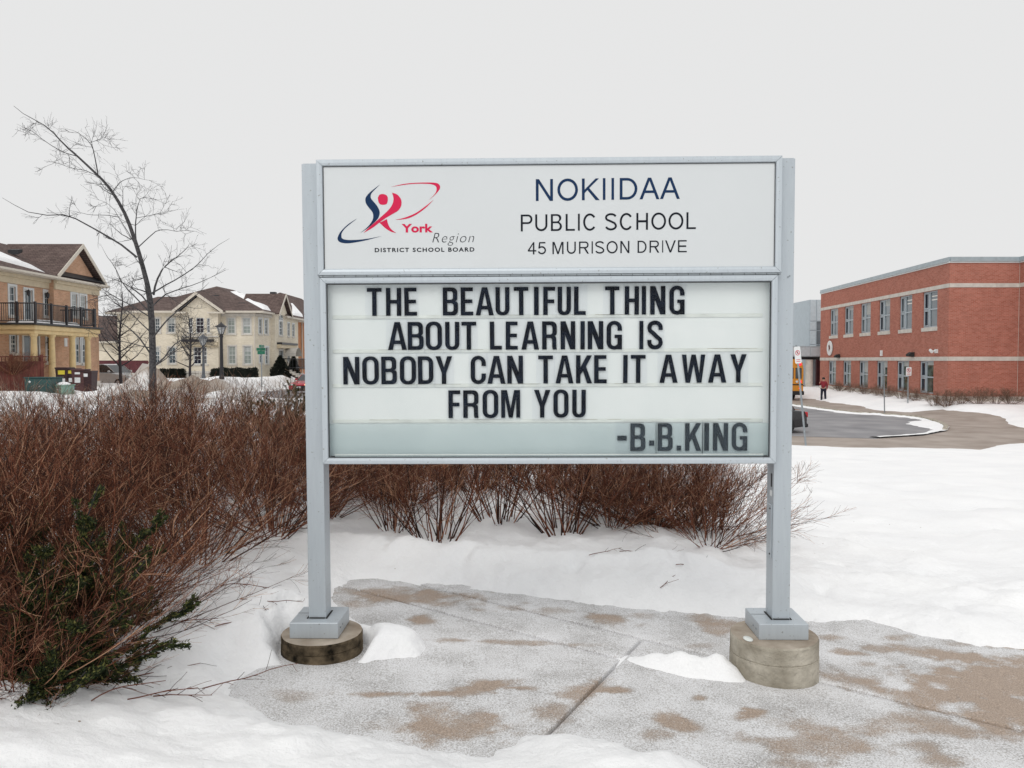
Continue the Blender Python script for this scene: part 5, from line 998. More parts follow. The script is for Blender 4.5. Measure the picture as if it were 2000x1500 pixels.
def school_window(h, upper, k):
    a0, a1, z0, z1 = h; fw = .07; am = a1 - (a1 - a0) * .40; zm = z0 + (z1 - z0) * .5; d0, d1 = -.17, -.08
    # s runs away from the camera: the far (left in the photo) lights are the narrow opening ones
    mb = MB(); W.box(mb, a0, a0 + fw, z0, z1, d0, d1); W.box(mb, a1 - fw, a1, z0, z1, d0, d1); W.box(mb, a0 + fw, a1 - fw, z0, z0 + fw, d0, d1); W.box(mb, a0 + fw, a1 - fw, z1 - fw, z1, d0, d1)
    W.box(mb, am - .05, am + .05, z0 + fw, z1 - fw, d0, d1 + .002); W.box(mb, a0 + fw, am - .05, zm - .04, zm + .04, d0, d1 - .002); W.box(mb, am + .05, a1 - fw, zm - .04, zm + .04, d0, d1 - .002)
    o = mb.build("window", M['schoolframe'], sc)
    mb = MB(); s0, s1 = am + .07, a1 - fw - .03
    for (za, zb_) in ((zm + .06, z1 - fw - .02), (z0 + fw + .02, zm - .06))[: 2 if upper else 2]:
        W.box(mb, s0, s0 + .05, za, zb_, d1 - .02, d1 + .02); W.box(mb, s1 - .05, s1, za, zb_, d1 - .02, d1 + .02); W.box(mb, s0 + .05, s1 - .05, za, za + .05, d1 - .02, d1 + .02); W.box(mb, s0 + .05, s1 - .05, zb_ - .05, zb_, d1 - .02, d1 + .02)
    mb.build("opening_sash", M['schoolframe'], o)
    for (sa, sb) in ((a0 + fw, am - .05), (am + .05, a1 - fw)):
        for (za, zb_) in ((z0 + fw, zm - .04), (zm + .04, z1 - fw)):
            mb = MB(); W.box(mb, sa - .01, sb + .01, za - .01, zb_ + .01, d0 + .02, d0 + .03); mb.build("pane", M['schoolpane' if upper else 'schoolpane2'] if sa < am - .1 else M['darkpane' if (k % 2 or not upper) else 'schoolpane'], o)
    if k in (1, 2, 3, 0) or not upper:
        q = {0: .5, 1: .25, 2: .8, 3: .4, 4: .3, 5: .2}[k]; mb = MB(); W.box(mb, a0 + fw, am - .05, z1 - fw - q, z1 - fw, d0 + .0302, d0 + .033); mb.build('blind', M['curtain'], o)
    if upper and k >= 4:
        for q in (.5, .28):
            mb = MB(); W.box(mb, a0 + fw + .05, am - .12, z1 - fw - q, z1 - fw - q + .07, d0 + .0302, d0 + .032); mb.build("ceiling_light_seen_inside", M['ceilinglight'], o)
    if upper:
        mb = MB(); W.box(mb, a0 - .06, a1 + .06, z0 - .24, z0 - .002, -.1, .05); mb.build("sill", M['stone'], o)
for k, h in enumerate(hu): school_window(h, True, k)
for k, h in enumerate(hl): school_window(h, False, k)
def onwall(px): return 23.4 * F / (px - 1080)
def Wp(px, py, d): y = onwall(px); k = W.L / 21.8; return W.p((y - 45.5) * k, CAMZ - (py - 703) / F * y, d)
# round emblem plaque, lamps, camera, small box
c = Wp(1621.5, 680, .05); n = 24
mb = MB(); mb.poly([c + W.t * math.cos(2 * PI * k / n) * .62 + Vector((0, 0, math.sin(2 * PI * k / n) * .62)) * 1.0 for k in range(n)], W.n * .05); pq = mb.build("round_plaque", M['whitep'], sc)
mb = MB(); cc = c + W.n * .055
mb.poly([cc + W.t * a + Vector((0, 0, b)) for a, b in ((.1, -.3), (-.05, -.1), (-.2, -.1), (-.15, .15), (.02, .3), (.2, .2), (.12, 0))], W.n * .01); mb.build("plaque_emblem", M['fence'], pq)
for px, py in ((1639, 696), (1783, 693)):
    c = Wp(px, py, .02); mb = MB(); t = W.t; mb.add([c + t * a + W.n * d + Vector((0, 0, z)) for a in (-.22, .22) for d, z in ((0, -.13), (0, .16), (.16, .17), (.36, .02), (.34, -.10))], [(0, 1, 2, 3, 4), (9, 8, 7, 6, 5), (1, 6, 7, 2), (2, 7, 8, 3), (3, 8, 9, 4), (4, 9, 5, 0), (0, 5, 6, 1)]); mb.build("wall_lamp", M['rubber'], sc)
c = Wp(1830, 686, .02); mb = MB(); mb.box((c.x - .12, c.y - .1, c.z - .12), (c.x + .02, c.y + .1, c.z + .12)); mb.tube([c, c + W.n * .3], .05, 6); mb.tube([c + W.n * .3 + Vector((0, .18, .06)), c + W.n * .42 + Vector((0, -.22, -.04))], .09, 8); mb.build("security_camera", M['whitep'], sc)
c = Wp(1722, 690, .02); mb = MB(); mb.box((c.x - .06, c.y - .13, c.z - .2), (c.x + .06, c.y + .13, c.z + .2)); mb.build("junction_box", M['whitep'], sc)
# control joint
mb = MB(); W3_.box(mb, W3_.L - .03, W3_.L - .002, PL, ZT, .001, .008); mb.build("corner_joint", M['stone'], sc)
# glass stair tower and canopy beyond the far corner
tw = empty("glass_stair_tower", (27, 75, -1), "pale blue-grey metal and glass tower rising beyond the far end of the school", "tower")
y = 76.0; xa, xb = (1580 - 1000) / F * y, (1612 - 1000) / F * y; zt_ = CAMZ + (703 - 586) / F * y
MB().box((xa, y, -1.4), (xb + 4, y + 8, zt_)).build("tower_core", M['schoolframe'], tw)
cols = np.linspace(xa, xb + 1, 5); rws = [1.7, 3.1, 4.5, 5.4, zt_]
for i in range(4):
    for j in range(4):
        MB().bbox((cols[i] + .05, y - .05, rws[j] + .05), (cols[i + 1] - .05, y - .002, rws[j + 1] - .03), .008).build("cladding_panel", M['schoolpane' if (i >= 1 and j in (0, 1, 2)) else 'cladding'], tw)
cn = empty("entrance_canopy", (25, 68, -1), "grey flat entrance canopy with concrete column beside the school bus", "canopy")
y = 70.0; xa, xb = (1500 - 1000) / F * y, (1603 - 1000) / F * y; z0, z1 = CAMZ + (703 - 697) / F * y, CAMZ + (703 - 676) / F * y
MB().bbox((xa, y, z0), (xb + 3, y + 7, z1), .03).build("canopy_roof", M['coping'], cn); 
for k in range(5): MB().box((xa + (xb - xa) * k / 5, y - .03, z0 + .08), (xa + (xb - xa) * (k + 1) / 5 - .05, y - .002, z1 - .12)).build("fascia_panel", M['cladding'], cn)
MB().box((xa, y + .5, z0 - .25), (xb + 3, y + 6.5, z0 - .002)).build("soffit_beam", M['dark'], cn)
MB().lathe(((1588.5 - 1000) / F * 69.6, 70.6, -1.6), [(.33, 0), (.33, z0 + 1.34)], 16).build("column", M['stone'], cn)
MB().box(((1595 - 1000) / F * 74, 74, -1.5), (30, 74.3, 1.8)).build("dark_entrance_wall", M['plum'], cn)

# ---- vehicles
M['glassdark'] = mat("car_glass", (.02, .025, .03), .05, spec=.8, var=.2)
M['tyre'] = mat("tyre_rubber", (.015, .015, .016), .85, var=.3)
M['rim_'] = mat("wheel_rim", (.35, .36, .38), .35, .8)
M['headlamp'] = mat("headlamp_lens", (.65, .66, .66), .1, var=.05)
M['redlens'] = mat("red_lens", (.45, .01, .02), .2, var=.1)
M['amber'] = mat("amber_lens", (.75, .28, .03), .2, var=.1)
def lamp_mat():
    m, t, b = base_mat("lit_lamp"); b.inputs['Base Color'].default_value = (1, .7, .3, 1); b.inputs['Emission Color'].default_value = (1, .62, .25, 1); b.inputs['Emission Strength'].default_value = 2.2; return m
M['lit'] = lamp_mat()
def redlit():
    m, t, b = base_mat("lit_brake_lamp"); b.inputs['Base Color'].default_value = (.8, .02, .04, 1); b.inputs['Emission Color'].default_value = (1, .04, .06, 1); b.inputs['Emission Strength'].default_value = 1.0; return m
M['litred'] = redlit()
def loft(mb, prof, stations):             # prof (x,z); stations (y, sx, sz, z0): scaled copies across the width
    n = len(prof); vs = [(x * sx, y, z0 + (z - z0) * sz) for (y, sx, sz, z0) in stations for x, z in prof]
    fs = [(i * n + k, (i + 1) * n + k, (i + 1) * n + (k + 1) % n, i * n + (k + 1) % n) for i in range(len(stations) - 1) for k in range(n)] + [tuple(range(n)), tuple(range(len(vs) - 1, len(vs) - n - 1, -1))]
    return mb.add(vs, fs)
def car(name, label, loc, rz, paint, suv=False, snowtop=False, lit=False):
    r = empty(name, (0, 0, 0), label, "car", local=True); L2, W2_ = 2.25, .90; h = .12 if suv else 0
    body = [(-2.22, .45), (-2.2, .28), (-1.78, .22), (1.75, .22), (2.18, .28), (2.24, .48), (2.2, .66 + h), (2.0, .78 + h), (1.1, .92 + h), (.9, .95 + h), (-1.6, .98 + h), (-2.12, .93 + h), (-2.22, .7 + h)]
    mb = MB(); loft(mb, body, [(-W2_, .95, .86, .55), (-W2_ + .06, .985, .95, .5), (-W2_ + .2, 1, 1, .5), (W2_ - .2, 1, 1, .5), (W2_ - .06, .985, .95, .5), (W2_, .95, .86, .55)]); b = mb.build("body", paint, r, smooth=False)
    top = 1.62 if suv else 1.43; rear = -2.05 if suv else -1.75
    gh = [(1.05, .93 + h), (.35, top - .06), (.1, top), (-1.1 if not suv else -1.6, top - .01), (rear + .25, top - .12), (rear, .96 + h)]
    mb = MB(); loft(mb, gh, [(-.80, .96, .94, 1.0), (-.72, 1, 1, 1), (.72, 1, 1, 1), (.80, .96, .94, 1.0)]); g = mb.build("windows", M['glassdark'], r)
    rf = [(.28, top - .05), (.1, top + .012), (-1.1 if not suv else -1.6, top + .004), (rear + .28, top - .10), (rear + .3, top - .13), (-.9, top - .05), (.2, top - .06)]
    mb = MB(); loft(mb, rf, [(-.74, .98, 1, 1), (.74, .98, 1, 1)]); mb.build("roof", M['snow'] if snowtop else paint, r)
    for sy in (-1, 1):
        for xx in ((1.0, .32), (-.25, -.28), (rear + .12, rear + .45)):
            mb = MB(); mb.poly([(xx[0], sy * .79, .95 + h), (xx[0] + .07, sy * .79, .95 + h), (xx[1] + .06, sy * .745, top - .04), (xx[1], sy * .745, top - .04)], (0, sy * .02, 0)); mb.build("window_pillar", paint, r)
    for x in (-1.35, 1.42):
        for sy in (-1, 1):
            mb = MB(); c0 = Vector((x, sy * (.88 - .2), .33)); c1 = Vector((x, sy * .915, .33)); mb.tube([c0, c1 - Vector((0, sy * .03, 0)), c1], [.33, .33, .30], 20); w = mb.build("wheel", M['tyre'], r)
            mb = MB(); mb.tube([c1 - Vector((0, sy * .02, 0)), c1 + Vector((0, sy * .006, 0))], [.2, .19], 12); mb.build("rim", M['rim_'], w)
    for sy in (-1, 1):
        MB().bbox((2.08, sy * .64 - .18, .60 + h), (2.245, sy * .64 + .18, .74 + h), .03).build("headlight", M['lit'] if (lit and sy > 0) else M['headlamp'], r)
        MB().bbox((-2.24, sy * .66 - .17, .66 + h), (-2.1, sy * .66 + .17, .88 + h), .02).build("tail_light", M['redlens'], r)
        mb = MB(); mb.ell((.78, sy * 1.0, 1.02 + h), (.09, .11, .08), 8, 6); mb.box((.76, sy * .88 - .06, .98 + h), (.82, sy * .88 + .08, 1.01 + h)); mb.build("wing_mirror", paint, r)
    MB().bbox((2.20, -.5, .30), (2.262, .5, .60 + h), .03).build("grille", M['rubber'], r)
    MB().box((2.263, -.16, .42), (2.275, .16, .54)).build("licence_plate", M['whitep'], r)
    mb = MB(); mb.bbox((2.1, -.82, .2), (2.255, .82, .31), .03); mb.bbox((-2.26, -.82, .24), (-2.1, .82, .40), .03); mb.build("bumper", M['rubber'], r)
    MB().box((-2.27, -.26, .55), (-2.225, .26, .67)).build("rear_plate", M['whitep'], r)
    r.location = loc; r.rotation_euler = (0, 0, rz); return r
red = mat("red_car_paint", (.42, .012, .035), .25, var=.08, coat=.6); silver = mat("silver_car_paint", (.42, .43, .43), .3, .3, var=.06, coat=.4); black = mat("black_car_paint", (.014, .014, .018), .25, coat=.5)
q = P(598, 768, 56.5); car("red_car", "red car coming down the street, half hidden behind the sign's post", (q.x, 58.5, float(hb(q.x, 57)) + .01), -PI / 2 - .22, red, lit=True)
q = P(216, 746, 53); car("parked_suv", "pale silver car parked in front of the dark plum fence", (q.x, 53, float(hb(q.x, 53)) - .12), -.25, silver, suv=True, snowtop=True)
q = P(1578, 845, 31.8); car("black_car", "dark car on the asphalt loop behind the leaning parking sign", (q.x - 2.25, 32.6, ZR + .01), PI, black)
# school bus, seen from behind
by = mat("school_bus_yellow", (.62, .25, .02), .4, var=.06)
b = empty("school_bus", (0, 0, 0), "yellow school bus seen from behind, half hidden by the sign's right post", "bus", local=True)
prof = [(-1.22, .55), (1.22, .55), (1.24, 2.3), (1.15, 2.85), (.8, 3.08), (0, 3.15), (-.8, 3.08), (-1.15, 2.85), (-1.24, 2.3)]
mb = MB(); n = len(prof); vs = [(x * s, y, z) for y, s in ((0, .97), (.06, 1), (9.4, 1)) for x, z in prof]; mb.add(vs, [(i * n + k, i * n + (k + 1) % n, (i + 1) * n + (k + 1) % n, (i + 1) * n + k) for i in range(2) for k in range(n)] + [tuple(range(n - 1, -1, -1)), tuple(range(2 * n, 3 * n))]); mb.build("body", by, b)
MB().bbox((-1.0, 9.4, .55), (1.0, 10.8, 1.7), .1).build("bonnet", by, b)
for x0, x1 in ((-1.08, -.62), (-.48, .48), (.62, 1.08)): MB().bbox((x0, -.03, 1.65), (x1, .02, 2.45), .02).build("rear_window", M['glassdark'], b)
for sx in (-1, 1):
    for k in range(9): MB().bbox((sx * 1.235 - .02, .4 + k * .98, 1.85), (sx * 1.235 + .02, 1.22 + k * .98, 2.5), .01).build("side_window", M['glassdark'], b)
    for xx, zz, rr3, mm in ((.95, 2.72, .11, 'litred'), (.68, 2.76, .10, 'amber'), (.98, 1.42, .10, 'litred'), (.72, 1.42, .09, 'headlamp'), (.95, .92, .07, 'litred')):
        MB().tube([(sx * xx, .0, zz), (sx * xx, -.05, zz)], rr3, 12).build("rear_lamp", M[mm], b)
    MB().box((sx * 1.25 - .01, .1, 1.05), (sx * 1.25 + .01, 9.3, 1.13)).build("side_stripe", M['rubber'], b)
    for yy in (2.2, 8.8):
        MB().tube([(sx * .85, yy, .48), (sx * 1.2, yy, .48)], .48, 18).build("wheel", M['tyre'], b)
    mb = MB(); mb.tube([(sx * 1.15, 10.2, 1.6), (sx * 1.5, 10.5, 1.9)], .03, 5); mb.ell((sx * 1.5, 10.5, 2.0), (.14, .06, .22), 8, 6); mb.build("mirror", M['rubber'], b)
MB().box((-1.18, -.028, 1.16), (1.18, .012, 1.24)).build("rear_stripe", M['rubber'], b); MB().box((-.5, -.03, 1.5), (-.05, .012, 1.6)).build("number_plate", M['whitep'], b)
MB().bbox((-1.24, -.14, .42), (1.24, .06, .72), .03).build("bumper", M['rubber'], b)
q = P(1569, 783, 57.5); b.location = (q.x - 1.24, 57.5, ZR); b.rotation_euler = (0, 0, math.radians(-2))
# ------------------------------------------------------------------ street furniture
def ground(x, y): return float(hb(x, y) + depth(np.array([float(x)]), np.array([float(y)]))[0])
M['lampglass'] = mat("lantern_glass", (.55, .57, .58), .2, var=.05)
def street_lamp(px, Y, ztop, m, label, sc_=1.0):
    x = (px - 1000) / F * Y; z0 = float(hb(x, Y)); r = empty("street_lamp", (x, Y, z0), label, "street lamp"); H_ = ztop - z0
    MB().lathe((x, Y, z0), [(.20 * sc_, 0), (.20 * sc_, .5), (.16 * sc_, .6), (.13 * sc_, 1.2), (.105 * sc_, H_ - 1.15), (.15 * sc_, H_ - 1.1), (.15 * sc_, H_ - 1.0), (.11 * sc_, H_ - .95)], 12).build("pole", m, r)
    hd = MB().lathe((x, Y, z0 + H_ - .95), [(.13, 0), (.15, .06), (.15, .08)], 8).build("lantern", m, r)
    MB().lathe((x, Y, z0 + H_ - .865), [(.16, 0), (.33, .50)], 6).build("lantern_glass", M['lampglass'], hd)
    mb = MB()
    for k in range(6): q = PI / 3 * k; mb.tube([(x + .165 * math.cos(q), Y + .165 * math.sin(q), z0 + H_ - .865), (x + .34 * math.cos(q), Y + .34 * math.sin(q), z0 + H_ - .36)], .022, 4)
    mb.build("lantern_bars", m, hd); MB().lathe((x, Y, z0 + H_ - .362), [(.43, 0), (.40, .06), (.12, .28), (.05, .32), (.03, .40)], 6).build("lantern_roof", m, hd)
    return r
street_lamp(433, 58, CAMZ + (703 - 630) / F * 58, M['iron'], "tall black lamp post with six sided lantern before the cream house")
street_lamp(397.5, 62, CAMZ + (703 - 653) / F * 62, mat("weathered_grey_pole", (.11, .12, .135), .6), "shorter grey lamp post between the two small bare trees", .8)
gr = mat("street_sign_green", (.02, .17, .10), .4)
x = (511 - 1000) / F * 61; z0 = float(hb(x, 61)); r = empty("street_name_sign", (x, 61, z0), "green crossed street name blades on a thin post before the cream corner", "street sign")
zt_ = CAMZ + (703 - 692) / F * 61; MB().tube([(x, 61, z0), (x, 61, zt_ + .4)], .045, 6).build("post", M['steel'], r); MB().bbox((x - .38, 60.94, zt_ + .28), (x + .34, 60.96, zt_ + .5), .004).build("sign_blade", gr, r); MB().bbox((x - .012, 60.5, zt_ + .52), (x + .10, 61.4, zt_ + .74), .004).build("sign_blade", gr, r)
MB().bbox((x - .30, 60.93, zt_ + .0), (x + .30, 60.95, zt_ + .26), .004).build("sign_blade", gr, r)
redp = mat("red_sign_print", (.55, .02, .04), .5)
def no_park(px0, pytop, px1, pybot, Y, w, h, yaw, label):
    top = P(px0, pytop, Y); bot = P(px1, pybot, Y); bot.z = min(bot.z, ground(bot.x, Y) + .02) - .2 if False else ground(bot.x, Y) - .1
    r = empty("parking_sign", bot, label, "parking sign", "no parking signs by the school drive")
    MB().tube([bot, top + Vector((0, 0, .06))], .032, 6).build("post", M['steel'], r)
    ax = (top - bot).normalized(); xx = Vector((math.cos(yaw), math.sin(yaw), 0)); yy = ax.cross(xx).normalized(); xx = yy.cross(ax).normalized() * 1
    nrm = xx.cross(ax).normalized(); nrm = nrm if nrm.y < 0 else -nrm; xx = ax.cross(nrm).normalized() * -1 if ax.cross(nrm).x < 0 else ax.cross(nrm).normalized()
    c = top - ax * h / 2 + nrm * .04
    def q(a, b_, d=0): return c + xx * a + ax * b_ + nrm * d
    rr4 = .03; pl = MB().poly([q(-w / 2 + rr4, -h / 2), q(w / 2 - rr4, -h / 2), q(w / 2, -h / 2 + rr4), q(w / 2, h / 2 - rr4), q(w / 2 - rr4, h / 2), q(-w / 2 + rr4, h / 2), q(-w / 2, h / 2 - rr4), q(-w / 2, -h / 2 + rr4)], nrm * .004).build("sign_plate", M['whitep'], r)
    R0 = w * .36; R1 = w * .28; cz = h * .13; n = 20; mb = MB(); vs = []
    for k in range(n): a = 2 * PI * k / n; vs += [q(R0 * math.cos(a), cz + R0 * math.sin(a), .006), q(R1 * math.cos(a), cz + R1 * math.sin(a), .006)]
    mb.add(vs, [(2 * k, (2 * k + 2) % (2 * n), (2 * k + 3) % (2 * n), 2 * k + 1) for k in range(n)]); s2 = .7071; t_ = w * .03
    mb.add([q(-R1 * s2 - t_, cz + R1 * s2 - t_, .0065), q(-R1 * s2 + t_, cz + R1 * s2 + t_, .0065), q(R1 * s2 + t_, cz - R1 * s2 + t_, .0065), q(R1 * s2 - t_, cz - R1 * s2 - t_, .0065)], [(0, 1, 2, 3)]); mb.build("prohibition_ring", redp, pl)
    mb = MB(); pw = w * .09
    mb.add([q(-pw, cz - R1 * .6, .0058), q(-pw * .2, cz - R1 * .6, .0058), q(-pw * .2, cz + R1 * .6, .0058), q(-pw, cz + R1 * .6, .0058)], [(0, 1, 2, 3)])
    mb.add([q(-pw * .2, cz + R1 * .6, .0058), q(-pw * .2, cz, .0058), q(pw * 1.2, cz + .02, .0058), q(pw * 1.2, cz + R1 * .58, .0058)], [(0, 1, 2, 3)]); mb.build("letter_P", M['ink'], pl)
    mb = MB()
    for k in range(2): zz = -h * .28 - k * h * .1; mb.add([q(-w * .32, zz - h * .018, .0058), q(w * .32, zz - h * .018, .0058), q(w * .32, zz + h * .018, .0058), q(-w * .32, zz + h * .018, .0058)], [(0, 1, 2, 3)])
    mb.build("hours_text", redp, pl); return r
no_park(1555, 677, 1575, 850, 25.5, .24, .56, .25, "leaning white no parking sign right beside the big school sign")
no_park(1726, 709, 1728, 804, 44, .30, .62, 1.25, "white parking sign seen nearly edge on, on the walk before the school")
no_park(1774, 717, 1773, 799, 46, .36, .52, .15, "white no parking sign facing the street in the snow before the school")
# dark barrier strip on the kerb snow
# bins, transformer boxes
def bin_(px, Y, w, h, m, label, sticker=None, name="wheeled_bin", cat="bin", grp="brown bins by the porch"):
    x = (px - 1000) / F * Y; z = float(hb(x, Y)) + .1; r = empty(name, (x, Y, z), label, cat, grp)
    mb = MB(); mb.add([(x - w * .42, Y - w * .4, z), (x + w * .42, Y - w * .4, z), (x + w * .42, Y + w * .4, z), (x - w * .42, Y + w * .4, z), (x - w / 2, Y - w / 2, z + h), (x + w / 2, Y - w / 2, z + h), (x + w / 2, Y + w / 2, z + h), (x - w / 2, Y + w / 2, z + h)], [(0, 3, 2, 1), (4, 5, 6, 7), (0, 1, 5, 4), (1, 2, 6, 5), (2, 3, 7, 6), (3, 0, 4, 7)]); mb.build("bin_body", m, r)
    MB().bbox((x - w * .54, Y - w * .56, z + h + .002), (x + w * .54, Y + w * .54, z + h + .08), .02).build("lid", m, r)
    MB().tube([(x - w * .4, Y + w * .62, z + h - .02), (x + w * .4, Y + w * .62, z + h - .02)], .02, 6).build("handle", m, r)
    for s in (-1, 1): MB().tube([(x + s * w * .40, Y + w * .45, z + .11), (x + s * w * .48, Y + w * .45, z + .11)], .11, 10).build("wheel", M['tyre'], r)
    for k, (dz, mm, ww, hh) in enumerate(sticker or []): MB().box((x - ww / 2, Y - w * .52, z + dz), (x + ww / 2, Y - w * .507, z + dz + hh)).build("sticker", mm, r)
brn = mat("dark_brown_plastic", (.035, .014, .016), .5); yel = mat("yellow_sticker", (.65, .55, .05), .5); gts = mat("teal_box_paint", (.012, .06, .06), .5, var=.2); pgr = mat("pale_green_box_paint", (.20, .34, .28), .6, var=.15); blu = mat("blue_plastic", (.01, .09, .45), .5)
Yb = 38.5
bin_(127, Yb, .62, 1.15, brn, "dark brown bin with a yellow and a white sticker, nearest the pale green box", [(.88, yel, .34, .2), (.42, M['whitep'], .36, .26)])
bin_(143.5, Yb, .52, 1.1, brn, "brown bin with a yellow label, second along the row", [(.92, yel, .26, .16), (.5, M['whitep'], .18, .2)])
bin_(158, Yb, .62, 1.1, mat("brown_plastic", (.085, .035, .036), .5), "lighter brown bin with two white labels in the row", [(.92, M['whitep'], .26, .1), (.5, M['whitep'], .28, .26)])
bin_(173.5, Yb, .58, 1.1, brn, "last brown bin of the row, at the house end", [(.88, M['whitep'], .2, .16)])
x = P(129, 765, 37).x; z = float(hb(x, 37)) + .05; r = empty("recycling_box", (x, 37, z), "small bright blue recycling box at the foot of the brown bins", "box")
MB().add([(x - .2, 36.8, z), (x + .2, 36.8, z), (x + .2, 37.2, z), (x - .2, 37.2, z), (x - .27, 36.74, z + .34), (x + .27, 36.74, z + .34), (x + .27, 37.26, z + .34), (x - .27, 37.26, z + .34)], [(0, 3, 2, 1), (0, 1, 5, 4), (1, 2, 6, 5), (2, 3, 7, 6), (3, 0, 4, 7), (4, 5, 6, 7)]).build("tub", blu, r); MB().bbox((x - .29, 36.72, z + .30), (x + .29, 37.28, z + .352), .01).build("rim", blu, r)
def cabinet(px0, px1, Y, ztop, m, label, snowcap=False):
    xa, xb = (px0 - 1000) / F * Y, (px1 - 1000) / F * Y; z = float(hb((xa + xb) / 2, Y)) + .0; r = empty("utility_cabinet", ((xa + xb) / 2, Y, z), label, "utility box")
    MB().bbox((xa, Y, z), (xb, Y + .9, ztop), .02).build("cabinet_body", m, r); MB().bbox((xa - .03, Y - .04, ztop + .002), (xb + .03, Y + .93, ztop + .05), .01).build("cabinet_lid", m, r)
    xm = (xa + xb) / 2; MB().box((xm - .006, Y - .004, z + .1), (xm + .006, Y - .0005, ztop - .05)).build("door_seam", M['rubber'], r); MB().tube([(xm + .08, Y, z + .45), (xm + .08, Y - .04, z + .45)], .03, 8).build("lock", M['steel'], r)
    MB().poly([(xa + .25, Y - .003, ztop - .22), (xa + .31, Y - .003, ztop - .16), (xa + .25, Y - .003, ztop - .10), (xa + .19, Y - .003, ztop - .16)], (0, -.003, 0)).build("warning_label", M['whitep'], r)
    if snowcap:
        mb = MB(); mb.ell(((xa + xb) / 2, Y + .45, ztop + .05), ((xb - xa) / 2, .42, .13), 14, 6); mb.build("snow_cap", M['snow'], r, smooth=True)
cabinet(47, 100, 35.5, CAMZ - (739 - 703) / F * 35.5, gts, "dark teal utility cabinet standing in front of the red-brown fence")
cabinet(101, 124, 35.8, CAMZ - (754 - 703) / F * 35.8, pgr, "small pale green utility box with snow heaped on top", True)

# ------------------------------------------------------------------ trees
def ctrl(pts, K, Y0, yd):
    n = len(pts); out_ = []
    for i in range(K):
        t = i / (K - 1) * (n - 1); a = min(int(t), n - 2); f_ = t - a
        px = pts[a][0] * (1 - f_) + pts[a + 1][0] * f_; py = pts[a][1] * (1 - f_) + pts[a + 1][1] * f_
        out_.append(P(px, py, Y0 + yd * (i / (K - 1)) ** 1.2))
    return np.array([[p.x, p.y, p.z] for p in out_])
def tree_from(name, trunk, rt, limbs, label, bark, rs, group=None, twm=None, dens=1.0, tl=(.5, 1.1)):
    base = trunk[0]; r = empty(name, tuple(base), label, "tree", group); b0 = np.array(base)
    V_, Q_ = tubes((trunk - b0)[None], rt[None], 10); link("trunk", mesh_np("trunk", V_, Q_, True), bark, r)
    parts = []
    Ls = np.stack([l for l, _ in limbs]); Rs = np.stack([q for _, q in limbs]); parts.append(tubes(Ls - b0, Rs, 6))
    a = kids(rs, Ls, Rs, int(6 * dens), .15, .9, tl[0] * 1.3, tl[1] * 1.3, 1.0, 7, .13, .03, .55, .35, .10, .45, .005); parts.append(tubes(a[0] - b0, a[1], 4))
    t2 = kids(rs, trunk[None, 3:], rt[None, 3:], int(17 * dens), .1, .90, tl[0], tl[1] * 1.1, 1.1, 7, .12, .05, .28, .4, .10, .4, .006); parts.append(tubes(t2[0] - b0, t2[1], 4))
    b = kids(rs, np.concatenate([a[0], t2[0]]), np.concatenate([a[1], t2[1]]), int(4 * dens + .5), .1, .98, tl[0] * .5, tl[1] * .75, .8, 6, .10, .02, .6, .5, .10, .35, .0042); parts.append(tubes(b[0] - b0, b[1], 3))
    c = kids(rs, b[0], b[1], 2, .15, 1, tl[0] * .22, tl[1] * .34, .75, 4, .10, .03, .7, .6, .12, .3, .0034); parts.append(tubes(c[0] - b0, c[1], 3))
    V_, Q_ = join_np(parts); link("crown", mesh_np("crown", V_, Q_), twm or bark, r); return r
rs = np.random.RandomState(11)
YT = 25.0; c7 = lambda x, y: (x / 2.5, 180 + y / 2.5)
tr = ctrl([(300, 812), (299, 770), (298, 720), (298, 660), (295, 600), (289, 560), (280, 525), (270, 490), (262, 465), (250, 430), (238, 405), (220, 375), (204, 355), (178, 330), (150, 304), (128, 285), (112, 268), (96, 250), (70, 235), (48, 224), (27, 207)], 24, YT, 1.2)
tt = np.linspace(0, 1, 24); rt = .100 * (1 - tt) ** 1.15 + .006; rt[:6] = np.array([.135, .125, .115, .110, .105, .098]) * .95; rt[0] = .15
def limb(pts, r0, r1, yd, Y0=YT): return ctrl([c7(*p) if len(p) == 2 else p[:2] for p in pts], 10, Y0, yd), np.linspace(r0, r1, 10) * .8
